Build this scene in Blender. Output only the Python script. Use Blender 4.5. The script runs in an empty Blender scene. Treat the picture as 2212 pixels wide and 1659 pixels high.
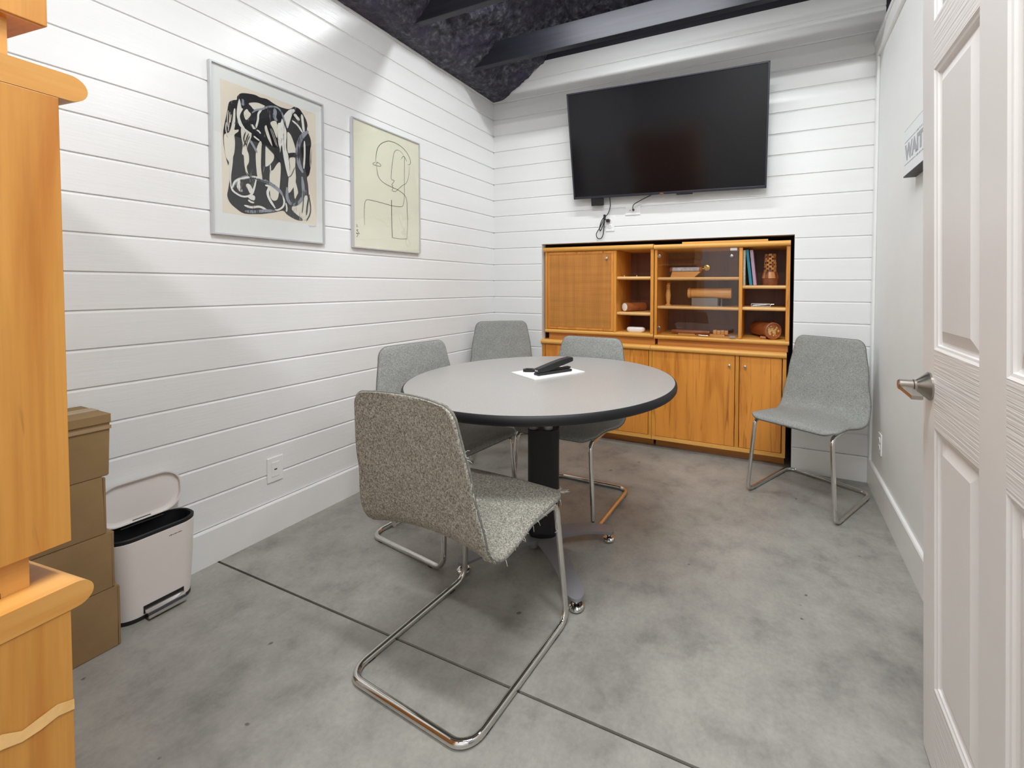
import bpy, bmesh, math, random
from mathutils import Vector, Matrix, noise as mnoise
random.seed(7)
S = bpy.context.scene
COL = S.collection
PI = math.pi

# ------------------------------------------------------------------ camera, world, exposure, lights
CAM = Vector((2.172, -3.029, 1.174))
def cam_axes(yaw, pitch, roll):
    yaw, pitch, roll = map(math.radians, (yaw, pitch, roll))
    f = Vector((math.sin(yaw)*math.cos(pitch), math.cos(yaw)*math.cos(pitch), math.sin(pitch)))
    r = Vector((math.cos(yaw), -math.sin(yaw), 0)); u = r.cross(f)
    return math.cos(roll)*r + math.sin(roll)*u, -math.sin(roll)*r + math.cos(roll)*u, f
cr, cu, cf = cam_axes(-22.993, -1.565, 0.222)
cd = bpy.data.cameras.new('camera'); cam = bpy.data.objects.new('camera', cd); COL.objects.link(cam)
M = Matrix((cr, cu, -cf)).transposed().to_4x4(); M.translation = CAM
cam.matrix_world = M
cd.sensor_fit = 'HORIZONTAL'; cd.sensor_width = 36.0; cd.lens = 36.0*933.37/2212
cd.shift_x = -170.6/2212; cd.shift_y = -185.7/2212
cd.clip_start = 0.02; cd.clip_end = 50
S.camera = cam

w = bpy.data.worlds.new('world'); S.world = w; w.use_nodes = True
w.node_tree.nodes['Background'].inputs[0].default_value = (0.94, 0.97, 1.0, 1)
w.node_tree.nodes['Background'].inputs[1].default_value = 0.35
S.view_settings.view_transform = 'Standard'; S.view_settings.look = 'None'
S.view_settings.exposure = 0.32; S.view_settings.gamma = 1.0; S.view_settings.use_curve_mapping = False

LAMPS = []   # (x, y, z, length, power) of the tube fixtures, which stand above the joists
LAMPS += [(1.34, -0.86, 3.045, 1.15, 15.0), (3.25, -1.10, 3.045, 1.15, 10.0), (1.90, -2.40, 3.045, 1.15, 36.0), (2.1, -3.75, 3.045, 1.15, 32.0)]  # the last two are unseen fixtures, added as fill light
for i, (x, y, z, L, P) in enumerate(LAMPS):
    ld = bpy.data.lights.new('tube_light', 'AREA'); ld.shape = 'RECTANGLE'; ld.size = L; ld.size_y = 0.07
    ld.energy = P; ld.color = (0.94, 0.975, 1.0)
    lo = bpy.data.objects.new('tube_light', ld); COL.objects.link(lo); lo.location = (x, y, z)

# ------------------------------------------------------------------ small tools
def lin(c):
    return tuple((v/12.92 if v <= 0.04045 else ((v+0.055)/1.055)**2.4) for v in c)
def rgb(r, g, b): return lin((r/255, g/255, b/255)) + (1.0,)
MATS = {}
def new_mat(name, color=(0.8,0.8,0.8,1), rough=0.5, metal=0.0, spec=0.5):
    m = bpy.data.materials.new(name); m.use_nodes = True
    b = m.node_tree.nodes['Principled BSDF']
    b.inputs['Base Color'].default_value = color; b.inputs['Roughness'].default_value = rough
    b.inputs['Metallic'].default_value = metal; b.inputs['Specular IOR Level'].default_value = spec
    MATS[name] = m
    return m, m.node_tree, b
def coords(nt, scale, which='Object', rot=(0,0,0)):
    tc = nt.nodes.new('ShaderNodeTexCoord'); mp = nt.nodes.new('ShaderNodeMapping')
    mp.inputs['Scale'].default_value = scale; mp.inputs['Rotation'].default_value = rot
    nt.links.new(tc.outputs[which], mp.inputs['Vector']); return mp.outputs['Vector']
def noise_tex(nt, vec, scale=1.0, detail=4.0, rough=0.55, dist=0.0):
    n = nt.nodes.new('ShaderNodeTexNoise'); n.inputs['Scale'].default_value = scale; n.inputs['Detail'].default_value = detail
    n.inputs['Roughness'].default_value = rough; n.inputs['Distortion'].default_value = dist
    nt.links.new(vec, n.inputs['Vector']); return n.outputs['Fac']
def ramp(nt, fac, stops):
    r = nt.nodes.new('ShaderNodeValToRGB'); e = r.color_ramp.elements
    while len(e) < len(stops): e.new(0.5)
    for el, (p, c) in zip(e, stops): el.position = p; el.color = c
    nt.links.new(fac, r.inputs['Fac']); return r.outputs['Color']
def mix(nt, fac, a, b, mode='MIX'):
    n = nt.nodes.new('ShaderNodeMix'); n.data_type = 'RGBA'; n.blend_type = mode
    if isinstance(fac, float): n.inputs[0].default_value = fac
    else: nt.links.new(fac, n.inputs[0])
    for sock, v in ((n.inputs[6], a), (n.inputs[7], b)):
        if isinstance(v, tuple): sock.default_value = v
        else: nt.links.new(v, sock)
    return n.outputs[2]
def bump(nt, bsdf, height, strength=0.3, dist=0.002):
    b = nt.nodes.new('ShaderNodeBump'); b.inputs['Strength'].default_value = strength; b.inputs['Distance'].default_value = dist
    nt.links.new(height, b.inputs['Height']); nt.links.new(b.outputs['Normal'], bsdf.inputs['Normal'])
def simple(name, color, rough=0.5, metal=0.0, spec=0.5, var=0.06, vscale=8.0):
    """one colour with a faint procedural mottle"""
    m, nt, b = new_mat(name, color, rough, metal, spec)
    f = noise_tex(nt, coords(nt, (vscale,)*3), 1.0, 3.0)
    lo = tuple(c*(1-var) for c in color[:3])+(1,); hi = tuple(min(1, c*(1+var)) for c in color[:3])+(1,)
    nt.links.new(ramp(nt, f, [(0.3, lo), (0.7, hi)]), b.inputs['Base Color'])
    return m
def wood(name, c1, c2, c3, axis='Z', rough=0.42, streak=0.62, fine=1.0):
    m, nt, b = new_mat(name, c1, rough)
    def sc(a, l): return {'X': (l, a, a), 'Y': (a, l, a), 'Z': (a, a, l)}[axis]
    f1 = noise_tex(nt, coords(nt, sc(11, 1.0)), 1.0, 5.0, 0.55, 0.9)
    f2 = noise_tex(nt, coords(nt, sc(130, 3.5)), 1.0, 3.0, 0.6)
    f3 = noise_tex(nt, coords(nt, sc(24, 1.6)), 1.0, 4.0, 0.6, 1.6)
    base = ramp(nt, f1, [(0.30, c2), (0.50, c1), (0.72, tuple(min(1, 1.12*v) for v in c1[:3])+(1,))])
    fin = ramp(nt, f2, [(0.3, (0.80,0.78,0.74,1)), (0.6, (1,1,1,1))])
    base = mix(nt, 0.55*fine, base, fin, 'MULTIPLY')
    st = ramp(nt, f3, [(streak, (0,0,0,1)), (streak+0.14, (1,1,1,1))])
    base = mix(nt, st, base, c3)
    nt.links.new(base, b.inputs['Base Color'])
    bump(nt, b, f2, 0.06, 0.001)
    return m

# ------------------------------------------------------------------ materials
def wall_paint(name, col, scale, rough=0.27, strength=0.16):
    m, nt, b = new_mat(name, col, rough, 0, 0.5)
    f = noise_tex(nt, coords(nt, scale), 1.0, 4.0, 0.6)
    g = noise_tex(nt, coords(nt, tuple(s*0.12 for s in scale)), 1.0, 3.0)
    add = nt.nodes.new('ShaderNodeMath'); add.operation = 'ADD'
    nt.links.new(f, add.inputs[0]); nt.links.new(g, add.inputs[1])
    bump(nt, b, add.outputs[0], strength, 0.002)
    nt.links.new(ramp(nt, g, [(0.3, tuple(c*0.97 for c in col[:3])+(1,)), (0.7, col)]), b.inputs['Base Color'])
    return m
WHITE_L = wall_paint('white_gloss_boards', rgb(241,241,240), (60, 9, 120), 0.22, 0.26)
WHITE_B = wall_paint('white_gloss_boards_back', rgb(241,241,240), (9, 60, 120), 0.27, 0.2)
WHITE_W = wall_paint('white_wall_paint', rgb(238,239,237), (40,40,40), 0.55, 0.05)
WHITE_T = simple('white_trim_paint', rgb(241,241,239), 0.30, var=0.02)
DOORW = simple('white_door_paint', rgb(234,230,227), 0.42, var=0.015)
def door_grain():
    m, nt, b = new_mat('embossed_door_rail', rgb(234,230,227), 0.42)
    f = noise_tex(nt, coords(nt, (4.0, 4.0, 170.0)), 1.0, 2.5, 0.6, 0.3)
    bump(nt, b, f, 0.55, 0.004)
    return m
DOORG = door_grain()
BLACKCEIL = None
def ceil_mat():
    m, nt, b = new_mat('black_spray_foam', rgb(44,42,52), 0.5, 0, 0.4)
    f = noise_tex(nt, coords(nt, (26,26,26)), 1.0, 6.0, 0.65)
    g = noise_tex(nt, coords(nt, (3,3,3)), 1.0, 3.0)
    c = ramp(nt, f, [(0.34, rgb(36,35,45)), (0.52, rgb(76,76,86)), (0.68, rgb(132,132,142))])
    c = mix(nt, ramp(nt, g, [(0.45,(0,0,0,1)),(0.7,(1,1,1,1))]), c, rgb(70,61,86))
    nt.links.new(c, b.inputs['Base Color']); bump(nt, b, f, 1.0, 0.03)
    return m
FOAM = ceil_mat()
def joist_mat():
    m, nt, b = new_mat('black_painted_timber', rgb(40,40,48), 0.5)
    f = noise_tex(nt, coords(nt, (2.0, 30, 40)), 1.0, 5.0, 0.6)
    nt.links.new(ramp(nt, f, [(0.3, rgb(33,33,41)), (0.7, rgb(46,46,56))]), b.inputs['Base Color'])
    bump(nt, b, f, 0.15, 0.002); return m
JOIST = joist_mat()
DARKWALL = simple('dark_painted_sheathing', rgb(44,42,52), 0.7, var=0.15)
def concrete():
    m, nt, b = new_mat('sealed_concrete', rgb(150,147,141), 0.42, 0, 0.45)
    big = noise_tex(nt, coords(nt, (1.7,1.7,1.7)), 1.0, 5.0, 0.6, 0.15)
    mid = noise_tex(nt, coords(nt, (6.5,6.5,6.5)), 1.0, 8.0, 0.66, 0.15)
    fin = noise_tex(nt, coords(nt, (70,70,70)), 1.0, 3.0, 0.6)
    c = ramp(nt, big, [(0.32, rgb(132,130,125)), (0.50, rgb(158,156,150)), (0.70, rgb(176,173,164))])
    c = mix(nt, 0.52, c, ramp(nt, mid, [(0.30, rgb(106,104,100)), (0.46, rgb(153,150,143)), (0.72, rgb(182,179,169))]), 'MIX')
    c = mix(nt, 0.35, c, ramp(nt, fin, [(0.35, (0.72,0.72,0.72,1)), (0.65, (1,1,1,1))]), 'MULTIPLY')
    sp = noise_tex(nt, coords(nt, (16,16,16)), 1.0, 2.0, 0.5)
    c = mix(nt, ramp(nt, sp, [(0.735, (0,0,0,1)), (0.76, (1,1,1,1))]), c, rgb(96,92,88))
    nt.links.new(c, b.inputs['Base Color'])
    nt.links.new(ramp(nt, mid, [(0.3, (0.44,)*3+(1,)), (0.7, (0.28,)*3+(1,))]), b.inputs['Roughness'])
    bump(nt, b, fin, 0.05, 0.001); return m
CONCRETE = concrete()
JOINT = simple('dirty_joint', rgb(72,64,56), 0.9, var=0.3, vscale=60)
oak, oak2, oak3 = rgb(228,154,62), rgb(210,132,42), rgb(170,102,34)
OAK_V = wood('teak_veneer_vertical', oak, oak2, oak3, 'Z', streak=0.60)
OAK_DOOR = wood('teak_door_veneer', rgb(230,150,60), rgb(208,124,38), rgb(176,102,36), 'Z', streak=0.58, fine=0.4)
OAK_H = wood('teak_solid_edge', rgb(234,174,88), rgb(222,156,66), rgb(184,120,48), 'X', streak=0.72, fine=0.6)
OAK_Y = wood('teak_solid_edge_across', rgb(216,158,84), rgb(202,140,64), rgb(160,104,44), 'Y', streak=0.72, fine=0.6)
OAK_SH = wood('teak_shelf', rgb(236,188,122), rgb(224,170,100), rgb(190,134,70), 'X', streak=0.75, fine=0.4)
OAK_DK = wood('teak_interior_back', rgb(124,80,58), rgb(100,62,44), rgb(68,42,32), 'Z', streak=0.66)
OAK_NEAR = wood('teak_near_side', rgb(206,144,66), rgb(186,116,42), rgb(128,80,30), 'Z', streak=0.66)
OAK_PL = wood('teak_plinth', rgb(206,138,64), rgb(184,116,48), rgb(140,88,36), 'X', streak=0.7)
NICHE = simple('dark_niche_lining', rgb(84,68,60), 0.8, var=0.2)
def weave():
    m, nt, b = new_mat('woven_cane_panel', rgb(206,140,62), 0.6)
    v = coords(nt, (1,1,1))
    a = nt.nodes.new('ShaderNodeTexWave'); a.bands_direction = 'X'; a.inputs['Scale'].default_value = 62; a.inputs['Distortion'].default_value = 0.6
    c = nt.nodes.new('ShaderNodeTexWave'); c.bands_direction = 'Z'; c.inputs['Scale'].default_value = 62; c.inputs['Distortion'].default_value = 0.6
    nt.links.new(v, a.inputs['Vector']); nt.links.new(v, c.inputs['Vector'])
    mu = nt.nodes.new('ShaderNodeMath'); mu.operation = 'MULTIPLY'; nt.links.new(a.outputs['Fac'], mu.inputs[0]); nt.links.new(c.outputs['Fac'], mu.inputs[1])
    n1 = noise_tex(nt, coords(nt, (26,1,1.2)), 1.0, 3.0); n2 = noise_tex(nt, coords(nt, (1.2,1,26)), 1.0, 3.0)
    col = ramp(nt, mu.outputs[0], [(0.0, rgb(184,116,44)), (0.6, rgb(228,158,76))])
    col = mix(nt, 0.5, col, ramp(nt, n1, [(0.35, (0.74,0.68,0.6,1)), (0.6, (1,1,1,1))]), 'MULTIPLY')
    col = mix(nt, 0.5, col, ramp(nt, n2, [(0.35, (0.74,0.68,0.6,1)), (0.6, (1,1,1,1))]), 'MULTIPLY')
    nt.links.new(col, b.inputs['Base Color']); bump(nt, b, mu.outputs[0], 0.25, 0.001); return m
CANE = weave()
def felt(name, c1, c2, c3, k):
    m, nt, b = new_mat(name, c2, 0.95, 0, 0.1)
    f = noise_tex(nt, coords(nt, (560*k,560*k,480*k)), 1.0, 2.0, 0.6, 0.4)
    g = noise_tex(nt, coords(nt, (260*k,260*k,190*k)), 1.0, 5.0, 0.75, 0.8)
    h = noise_tex(nt, coords(nt, (14,14,14)), 1.0, 3.0)
    c = ramp(nt, f, [(0.36, c1), (0.5, c2), (0.62, c3)])
    c = mix(nt, 0.6, c, ramp(nt, g, [(0.40, c1), (0.5, c2), (0.60, c3)]))
    c = mix(nt, 0.5, c, ramp(nt, h, [(0.35, (0.86,0.86,0.86,1)), (0.65, (1,1,1,1))]), 'MULTIPLY')
    nt.links.new(c, b.inputs['Base Color']); bump(nt, b, g, 0.5, 0.003); return m
FELT = felt('grey_heather_felt', rgb(112,113,110), rgb(156,157,153), rgb(194,195,190), 1.15)
FELT_A = felt('worn_brown_lit_felt', rgb(80,75,67), rgb(152,147,136), rgb(214,209,196), 0.8)  # worn felt, with the brownish light on this chair put into its colour
PIPE = simple('felt_piping', rgb(112,112,106), 0.9, var=0.2, vscale=60)
THREAD = simple('loose_thread', rgb(205,203,192), 0.9)
CHROME = new_mat('chrome_tube', rgb(214,212,208), 0.09, 1.0)[0]
NICKEL = new_mat('brushed_nickel', rgb(170,163,154), 0.28, 1.0)[0]
SILVER = new_mat('silver_knob', rgb(205,205,206), 0.2, 1.0)[0]
BRASS = new_mat('brass', rgb(214,170,84), 0.25, 1.0)[0]
GREYMETAL = simple('silver_grey_powder_coat', rgb(150,149,154), 0.45, 0.35, var=0.04)
BLACK_P = simple('black_plastic', rgb(30,29,32), 0.42, var=0.1)
BLACK_M = simple('black_matte', rgb(24,23,26), 0.6, var=0.1)
EDGE_B = simple('black_edge_band', rgb(16,15,20), 0.5, var=0.06)
def laminate():
    m, nt, b = new_mat('speckled_grey_laminate', rgb(184,180,176), 0.34, 0, 0.45)
    f = noise_tex(nt, coords(nt, (420,420,420)), 1.0, 2.0, 0.6)
    nt.links.new(ramp(nt, f, [(0.36, rgb(160,156,152)), (0.5, rgb(168,164,160)), (0.64, rgb(175,172,167))]), b.inputs['Base Color']); return m
LAMINATE = laminate()
SCREEN = new_mat('tv_glass', rgb(13,12,17), 0.14, 0, 0.32)[0]
BEZEL = simple('tv_bezel', rgb(40,40,50), 0.35, var=0.05)
CARD = None
def cardboard():
    m, nt, b = new_mat('brown_cardboard', rgb(140,109,78), 0.8, 0, 0.2)
    f = noise_tex(nt, coords(nt, (3,3,60)), 1.0, 3.0); g = noise_tex(nt, coords(nt, (4,4,4)), 1.0, 4.0)
    c = ramp(nt, g, [(0.3, rgb(142,117,82)), (0.7, rgb(164,136,97))])
    c = mix(nt, 0.25, c, ramp(nt, f, [(0.35, (0.8,0.8,0.8,1)), (0.65, (1,1,1,1))]), 'MULTIPLY')
    nt.links.new(c, b.inputs['Base Color']); return m
CARD = cardboard()
CARD_EDGE = simple('cardboard_edge', rgb(150,122,88), 0.85, var=0.1)
TAPE = simple('packing_tape', rgb(176,150,116), 0.3, var=0.05)
BIN_W = simple('white_bin_shell', rgb(240,233,228), 0.34, var=0.015)
PAPER = simple('white_paper', rgb(238,237,235), 0.7, var=0.01)
OFFWHITE = simple('cream_print_ground', rgb(236,226,210), 0.6, var=0.02)
BEIGE = simple('beige_art_paper', rgb(238,236,216), 0.6, var=0.02)
MATBOARD = simple('white_mat_board', rgb(238,240,239), 0.5, var=0.01)
ALU = new_mat('satin_aluminium_frame', rgb(206,206,208), 0.38, 0.35)[0]
def brush(name, main, under, lo, rough=0.6):
    """paint dragged by a dry brush: the layer below shows through in fine streaks"""
    m, nt, b = new_mat(name, main, rough)
    f = noise_tex(nt, coords(nt, (1, 150, 16), rot=(0.25, 0, 0)), 1.0, 4.0, 0.65, 0.6)
    g = noise_tex(nt, coords(nt, (1, 14, 7)), 1.0, 3.0, 0.6, 0.5)
    mu = nt.nodes.new('ShaderNodeMath'); mu.operation = 'MULTIPLY'; nt.links.new(f, mu.inputs[0]); nt.links.new(g, mu.inputs[1])
    nt.links.new(ramp(nt, mu.outputs[0], [(lo, main), (lo+0.07, under)]), b.inputs['Base Color']); return m
INK = brush('black_brush_ink', rgb(26,26,31), rgb(150,150,148), 0.345)
CHALK = brush('white_brush_paint', rgb(236,235,228), rgb(70,72,80), 0.31)
CREAM = brush('bare_print_cream', rgb(232,227,213), rgb(96,96,98), 0.355)
HAZE = brush('blue_grey_brush_paint', rgb(150,156,168), rgb(34,36,44), 0.25)
PENCIL = simple('dark_line_ink', rgb(70,68,52), 0.7, var=0.15, vscale=30)
def glass(name, tint, rough=0.02, alpha=0.12):
    m = bpy.data.materials.new(name); m.use_nodes = True; nt = m.node_tree
    for n in list(nt.nodes): nt.nodes.remove(n)
    o = nt.nodes.new('ShaderNodeOutputMaterial'); t = nt.nodes.new('ShaderNodeBsdfTransparent'); g = nt.nodes.new('ShaderNodeBsdfGlossy')
    t.inputs[0].default_value = tint; g.inputs['Roughness'].default_value = rough
    fr = nt.nodes.new('ShaderNodeFresnel'); ge = nt.nodes.new('ShaderNodeNewGeometry'); ma = nt.nodes.new('ShaderNodeMath')
    ma.operation = 'MULTIPLY_ADD'; nt.links.new(ge.outputs['Backfacing'], ma.inputs[0]); ma.inputs[1].default_value = 1/1.5-1.5; ma.inputs[2].default_value = 1.5
    nt.links.new(ma.outputs[0], fr.inputs[0])     # the same reflectance on the way in and on the way out of the pane
    mx = nt.nodes.new('ShaderNodeMixShader'); nt.links.new(fr.outputs[0], mx.inputs[0]); nt.links.new(t.outputs[0], mx.inputs[1]); nt.links.new(g.outputs[0], mx.inputs[2])
    nt.links.new(mx.outputs[0], o.inputs[0]); return m
GLASS = glass('smoked_door_glass', (0.97,0.955,0.945,1))
CLEAR = glass('clear_acrylic', (0.93,0.94,0.96,1))
FROST = simple('frosted_acrylic', rgb(190,188,190), 0.2, var=0.03)
FROST.node_tree.nodes['Principled BSDF'].inputs['Transmission Weight'].default_value = 0.6
PICGLASS = glass('picture_glass', (0.985,0.985,0.98,1), 0.01)
TURNED = wood('turned_light_wood', rgb(236,180,108), rgb(220,158,84), rgb(176,118,60), 'X', streak=0.75, rough=0.35)
REDWOOD = wood('turned_red_wood', rgb(168,98,54), rgb(140,76,42), rgb(96,52,30), 'X', streak=0.7, rough=0.3)
VASE_D = simple('dark_vase_wood', rgb(132,78,52), 0.4, var=0.25, vscale=40)
VASE_L = simple('light_vase_wood', rgb(206,140,78), 0.4, var=0.2, vscale=40)
MARBLE = simple('grey_marbled_tube', rgb(196,202,216), 0.3, var=0.3, vscale=40)
TEAL = simple('teal_book_cover', rgb(38,126,146), 0.5); LILAC = simple('lilac_book_cover', rgb(178,146,168), 0.5)
CREAMB = simple('patterned_cream_cover', rgb(196,190,170), 0.5, var=0.25, vscale=120); NAVY = simple('navy_book_cover', rgb(34,36,52), 0.5)
FLOWER = simple('dried_flower_petal', rgb(216,178,112), 0.8, var=0.2)
TAB = simple('white_bumper_tab', rgb(220,214,206), 0.5)
TABG = simple('grey_bumper_tab', rgb(150,150,158), 0.5)
EMIT = None
def emit_mat():
    m, nt, b = new_mat('lit_tube_diffuser', (1,1,1,1), 0.5)
    b.inputs['Emission Color'].default_value = (1,0.985,0.96,1); b.inputs['Emission Strength'].default_value = 3.0; return m
EMIT = emit_mat()
SIGNW = simple('white_sign_face', rgb(232,234,236), 0.5, var=0.01); SIGNG = simple('grey_sign_print', rgb(172,174,178), 0.6, var=0.1, vscale=90)
SIGNB = simple('dark_sign_edge', rgb(52,48,50), 0.5)
GREENISH = simple('grey_line_print', rgb(160,168,172), 0.6)
# ------------------------------------------------------------------ mesh tools
class MB:
    """collects shapes; build() links them as ONE mesh object"""
    def __init__(s): s.v = []; s.f = []; s.sm = []; s.mi = []
    def add(s, verts, faces, smooth=False, mi=0):
        o = len(s.v); s.v += [tuple(p) for p in verts]
        for f in faces: s.f.append(tuple(i+o for i in f)); s.sm.append(smooth); s.mi.append(mi)
        return s
    def box(s, x0, x1, y0, y1, z0, z1, bev=0.0, seg=2, mi=0):
        bm = bmesh.new(); bmesh.ops.create_cube(bm, size=1.0)
        for v in bm.verts: v.co = Vector(((x0+x1)/2+v.co.x*(x1-x0), (y0+y1)/2+v.co.y*(y1-y0), (z0+z1)/2+v.co.z*(z1-z0)))
        if bev > 0: bmesh.ops.bevel(bm, geom=list(bm.edges), offset=bev, segments=seg, profile=0.5, affect='EDGES')
        s.bm(bm, mi=mi); return s
    def bm(s, bm, smooth=False, mi=0):
        bm.verts.index_update(); s.add([v.co[:] for v in bm.verts], [[v.index for v in f.verts] for f in bm.faces], smooth, mi); bm.free(); return s
    def extrude(s, prof, a, b, frame, smooth=False, mi=0, caps=True):
        """prof: closed 2-D polygon (p, q); frame(p, q, t) -> point; t runs a..b"""
        n = len(prof); vs = [frame(p, q, a) for p, q in prof] + [frame(p, q, b) for p, q in prof]
        fs = [(i, (i+1) % n, n+(i+1) % n, n+i) for i in range(n)]
        s.add(vs, fs, smooth, mi)
        if caps: s.add(vs, [tuple(range(n))[::-1], tuple(range(n, 2*n))], False, mi)
        return s
    def tube(s, pts, r, seg=12, closed=False, caps=True, mi=0, smooth=True):
        P = [Vector(p) for p in pts]; n = len(P); rs = r if isinstance(r, (list, tuple)) else [r]*n
        rings = []; nrm = None
        for i in range(n):
            if closed: t = (P[(i+1) % n]-P[i-1])
            else: t = P[min(i+1, n-1)]-P[max(i-1, 0)]
            t.normalize()
            if nrm is None:
                h = Vector((0,0,1)) if abs(t.z) < 0.9 else Vector((1,0,0)); nrm = t.cross(h).normalized()
            else: nrm = (nrm-t*nrm.dot(t)).normalized()
            bi = t.cross(nrm)
            rings.append([P[i]+rs[i]*(math.cos(2*PI*k/seg)*nrm+math.sin(2*PI*k/seg)*bi) for k in range(seg)])
        vs = [v for ring in rings for v in ring]; fs = []
        for i in range(n if closed else n-1):
            a = i*seg; b = ((i+1) % n)*seg
            for k in range(seg): fs.append((a+k, a+(k+1) % seg, b+(k+1) % seg, b+k))
        s.add(vs, fs, smooth, mi)
        if caps and not closed: s.add(vs, [tuple(range(seg))[::-1], tuple(range((n-1)*seg, n*seg))], False, mi)
        return s
    def lathe(s, prof, origin=(0,0,0), axis=(0,0,1), seg=32, mi=0, smooth=True, caps=True):
        """prof: [(radius, height)...] turned about axis"""
        a = Vector(axis).normalized(); h = Vector((0,0,1)) if abs(a.z) < 0.9 else Vector((1,0,0))
        u = a.cross(h).normalized(); v = a.cross(u); o = Vector(origin)
        vs = [o+a*z+r*(math.cos(2*PI*k/seg)*u+math.sin(2*PI*k/seg)*v) for r, z in prof for k in range(seg)]
        fs = []
        for i in range(len(prof)-1):
            for k in range(seg): fs.append((i*seg+k, i*seg+(k+1) % seg, (i+1)*seg+(k+1) % seg, (i+1)*seg+k))
        s.add(vs, fs, smooth, mi)
        if caps: s.add(vs, [tuple(range(seg)), tuple(range((len(prof)-1)*seg, len(prof)*seg))[::-1]], False, mi)
        return s
    def build(s, name, mat, parent=None, sharp=35):
        me = bpy.data.meshes.new(name); me.from_pydata(s.v, [], s.f); me.update()
        for m in (mat if isinstance(mat, (list, tuple)) else [mat]): me.materials.append(m)
        me.polygons.foreach_set('use_smooth', s.sm); me.polygons.foreach_set('material_index', s.mi)
        bm = bmesh.new(); bm.from_mesh(me); bmesh.ops.recalc_face_normals(bm, faces=bm.faces)
        for e in bm.edges:
            if len(e.link_faces) == 2 and e.calc_face_angle(0) > math.radians(sharp): e.smooth = False
        bm.to_mesh(me); bm.free()
        o = bpy.data.objects.new(name, me); COL.objects.link(o)
        if parent: o.parent = parent
        return o
def tag(o, label, cat, group=None, kind=None):
    if label: o['label'] = label
    if cat: o['category'] = cat
    if group: o['group'] = group
    if kind: o['kind'] = kind
    return o
def thing(name, label, cat, loc=(0,0,0), rz=0.0, group=None):
    o = bpy.data.objects.new(name, None); COL.objects.link(o); o.empty_display_size = 0.05
    o.location = loc; o.rotation_euler = (0,0,rz); return tag(o, label, cat, group)
def struct(o): o['kind'] = 'structure'; return o
def note(o, label): o['label'] = label; return o
def copy_tree(o, parent=None):
    c = o.copy(); COL.objects.link(c)
    if parent: c.parent = parent
    for ch in list(o.children): copy_tree(ch, c)
    return c
def fillet(pts, rad, n=7):
    """polyline with rounded corners; rad: one radius per inner point"""
    P = [Vector(p) for p in pts]; out = [P[0]]
    for i in range(1, len(P)-1):
        a = (P[i-1]-P[i]).normalized(); b = (P[i+1]-P[i]).normalized(); ang = a.angle(b); r = rad[i-1]
        d = r/math.tan(ang/2); c = P[i]+(a+b).normalized()*(r/math.sin(ang/2))
        p0 = P[i]+a*d; p1 = P[i]+b*d; v0 = p0-c; v1 = p1-c; th = v0.angle(v1)
        for k in range(n+1):
            t = k/n; out.append(c+(math.sin((1-t)*th)*v0+math.sin(t*th)*v1)/math.sin(th))
    out.append(P[-1]); return out
def catmull(pts, n=8):
    P = [Vector(p) for p in pts]; P = [2*P[0]-P[1]]+P+[2*P[-1]-P[-2]]; out = []
    for i in range(1, len(P)-2):
        for k in range(n):
            t = k/n; a, b, c, d = P[i-1:i+3]
            out.append(0.5*((2*b)+(c-a)*t+(2*a-5*b+4*c-d)*t*t+(3*b-a-3*c+d)*t**3))
    out.append(P[-2]); return out
def arc2(cx, cy, r, a0, a1, n=8):
    return [(cx+r*math.cos(math.radians(a0+(a1-a0)*i/n)), cy+r*math.sin(math.radians(a0+(a1-a0)*i/n))) for i in range(n+1)]
def round_poly(w, d, r, n=6):
    """rounded rectangle outline, centred"""
    return (arc2(w/2-r, d/2-r, r, 0, 90, n)+arc2(-w/2+r, d/2-r, r, 90, 180, n)+arc2(-w/2+r, -d/2+r, r, 180, 270, n)+arc2(w/2-r, -d/2+r, r, 270, 360, n))

# ------------------------------------------------------------------ the room
XR = 2.716; U = 0.1334; S0 = 1.2186; BASE = 0.1506
FR_Y = -4.6
def seams(z0, z1): return [S0+k*U for k in range(-12, 20) if z0+0.004 < S0+k*U < z1-0.004]
def board_profile(z0, z1):
    """(depth behind the face, z) of nickel-gap boards, closed by the back of the wall"""
    p = [(0, z0)]
    for s in seams(z0, z1):
        p += [(0, s-0.0110), (0.0062, s-0.0022), (0.0066, s+0.0008), (0.0004, s+0.0012), (0, s+0.0020)]
    return p+[(0, z1), (0.06, z1), (0.06, z0)]
fl = MB(); JY = -1.986
fl.box(-0.12, 4.3, JY+0.0042, 0.62, -0.1, 0.0).box(-0.12, 4.3, -5.2, JY-0.0042, -0.1, 0.0)
fl.box(-0.12, 4.3, JY-0.0042, JY+0.0042, -0.1, -0.007, mi=1)
struct(fl.build('floor', [CONCRETE, JOINT]))
struct(MB().extrude(board_profile(0.0, 2.697), FR_Y, 0.06, lambda d, z, t: (-d, t, z)).build('wall_left', WHITE_L))
NX0, NX1, NZ = 0.459, 2.286, 1.507
wb = MB(); fb = lambda d, z, t: (t, d, z)
wb.extrude(board_profile(0, NZ), 0.0, NX0, fb).extrude(board_profile(0, NZ), NX1, XR, fb)
wb.extrude(board_profile(NZ, 2.57), 0.0, XR, fb).extrude(board_profile(2.57, 2.946), 0.0, 2.749, fb)
struct(wb.build('wall_back', WHITE_B))
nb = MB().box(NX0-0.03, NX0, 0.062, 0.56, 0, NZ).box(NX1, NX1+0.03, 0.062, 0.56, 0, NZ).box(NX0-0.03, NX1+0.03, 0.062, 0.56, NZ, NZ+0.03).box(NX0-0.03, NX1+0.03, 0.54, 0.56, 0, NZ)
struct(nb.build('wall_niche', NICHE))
struct(MB().box(-0.06, 4.3, 0.0, 0.06, 2.947, 3.35).box(2.75, 4.3, 0.0, 0.06, 0, 2.947).build('wall_back_upper', DARKWALL))
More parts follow.
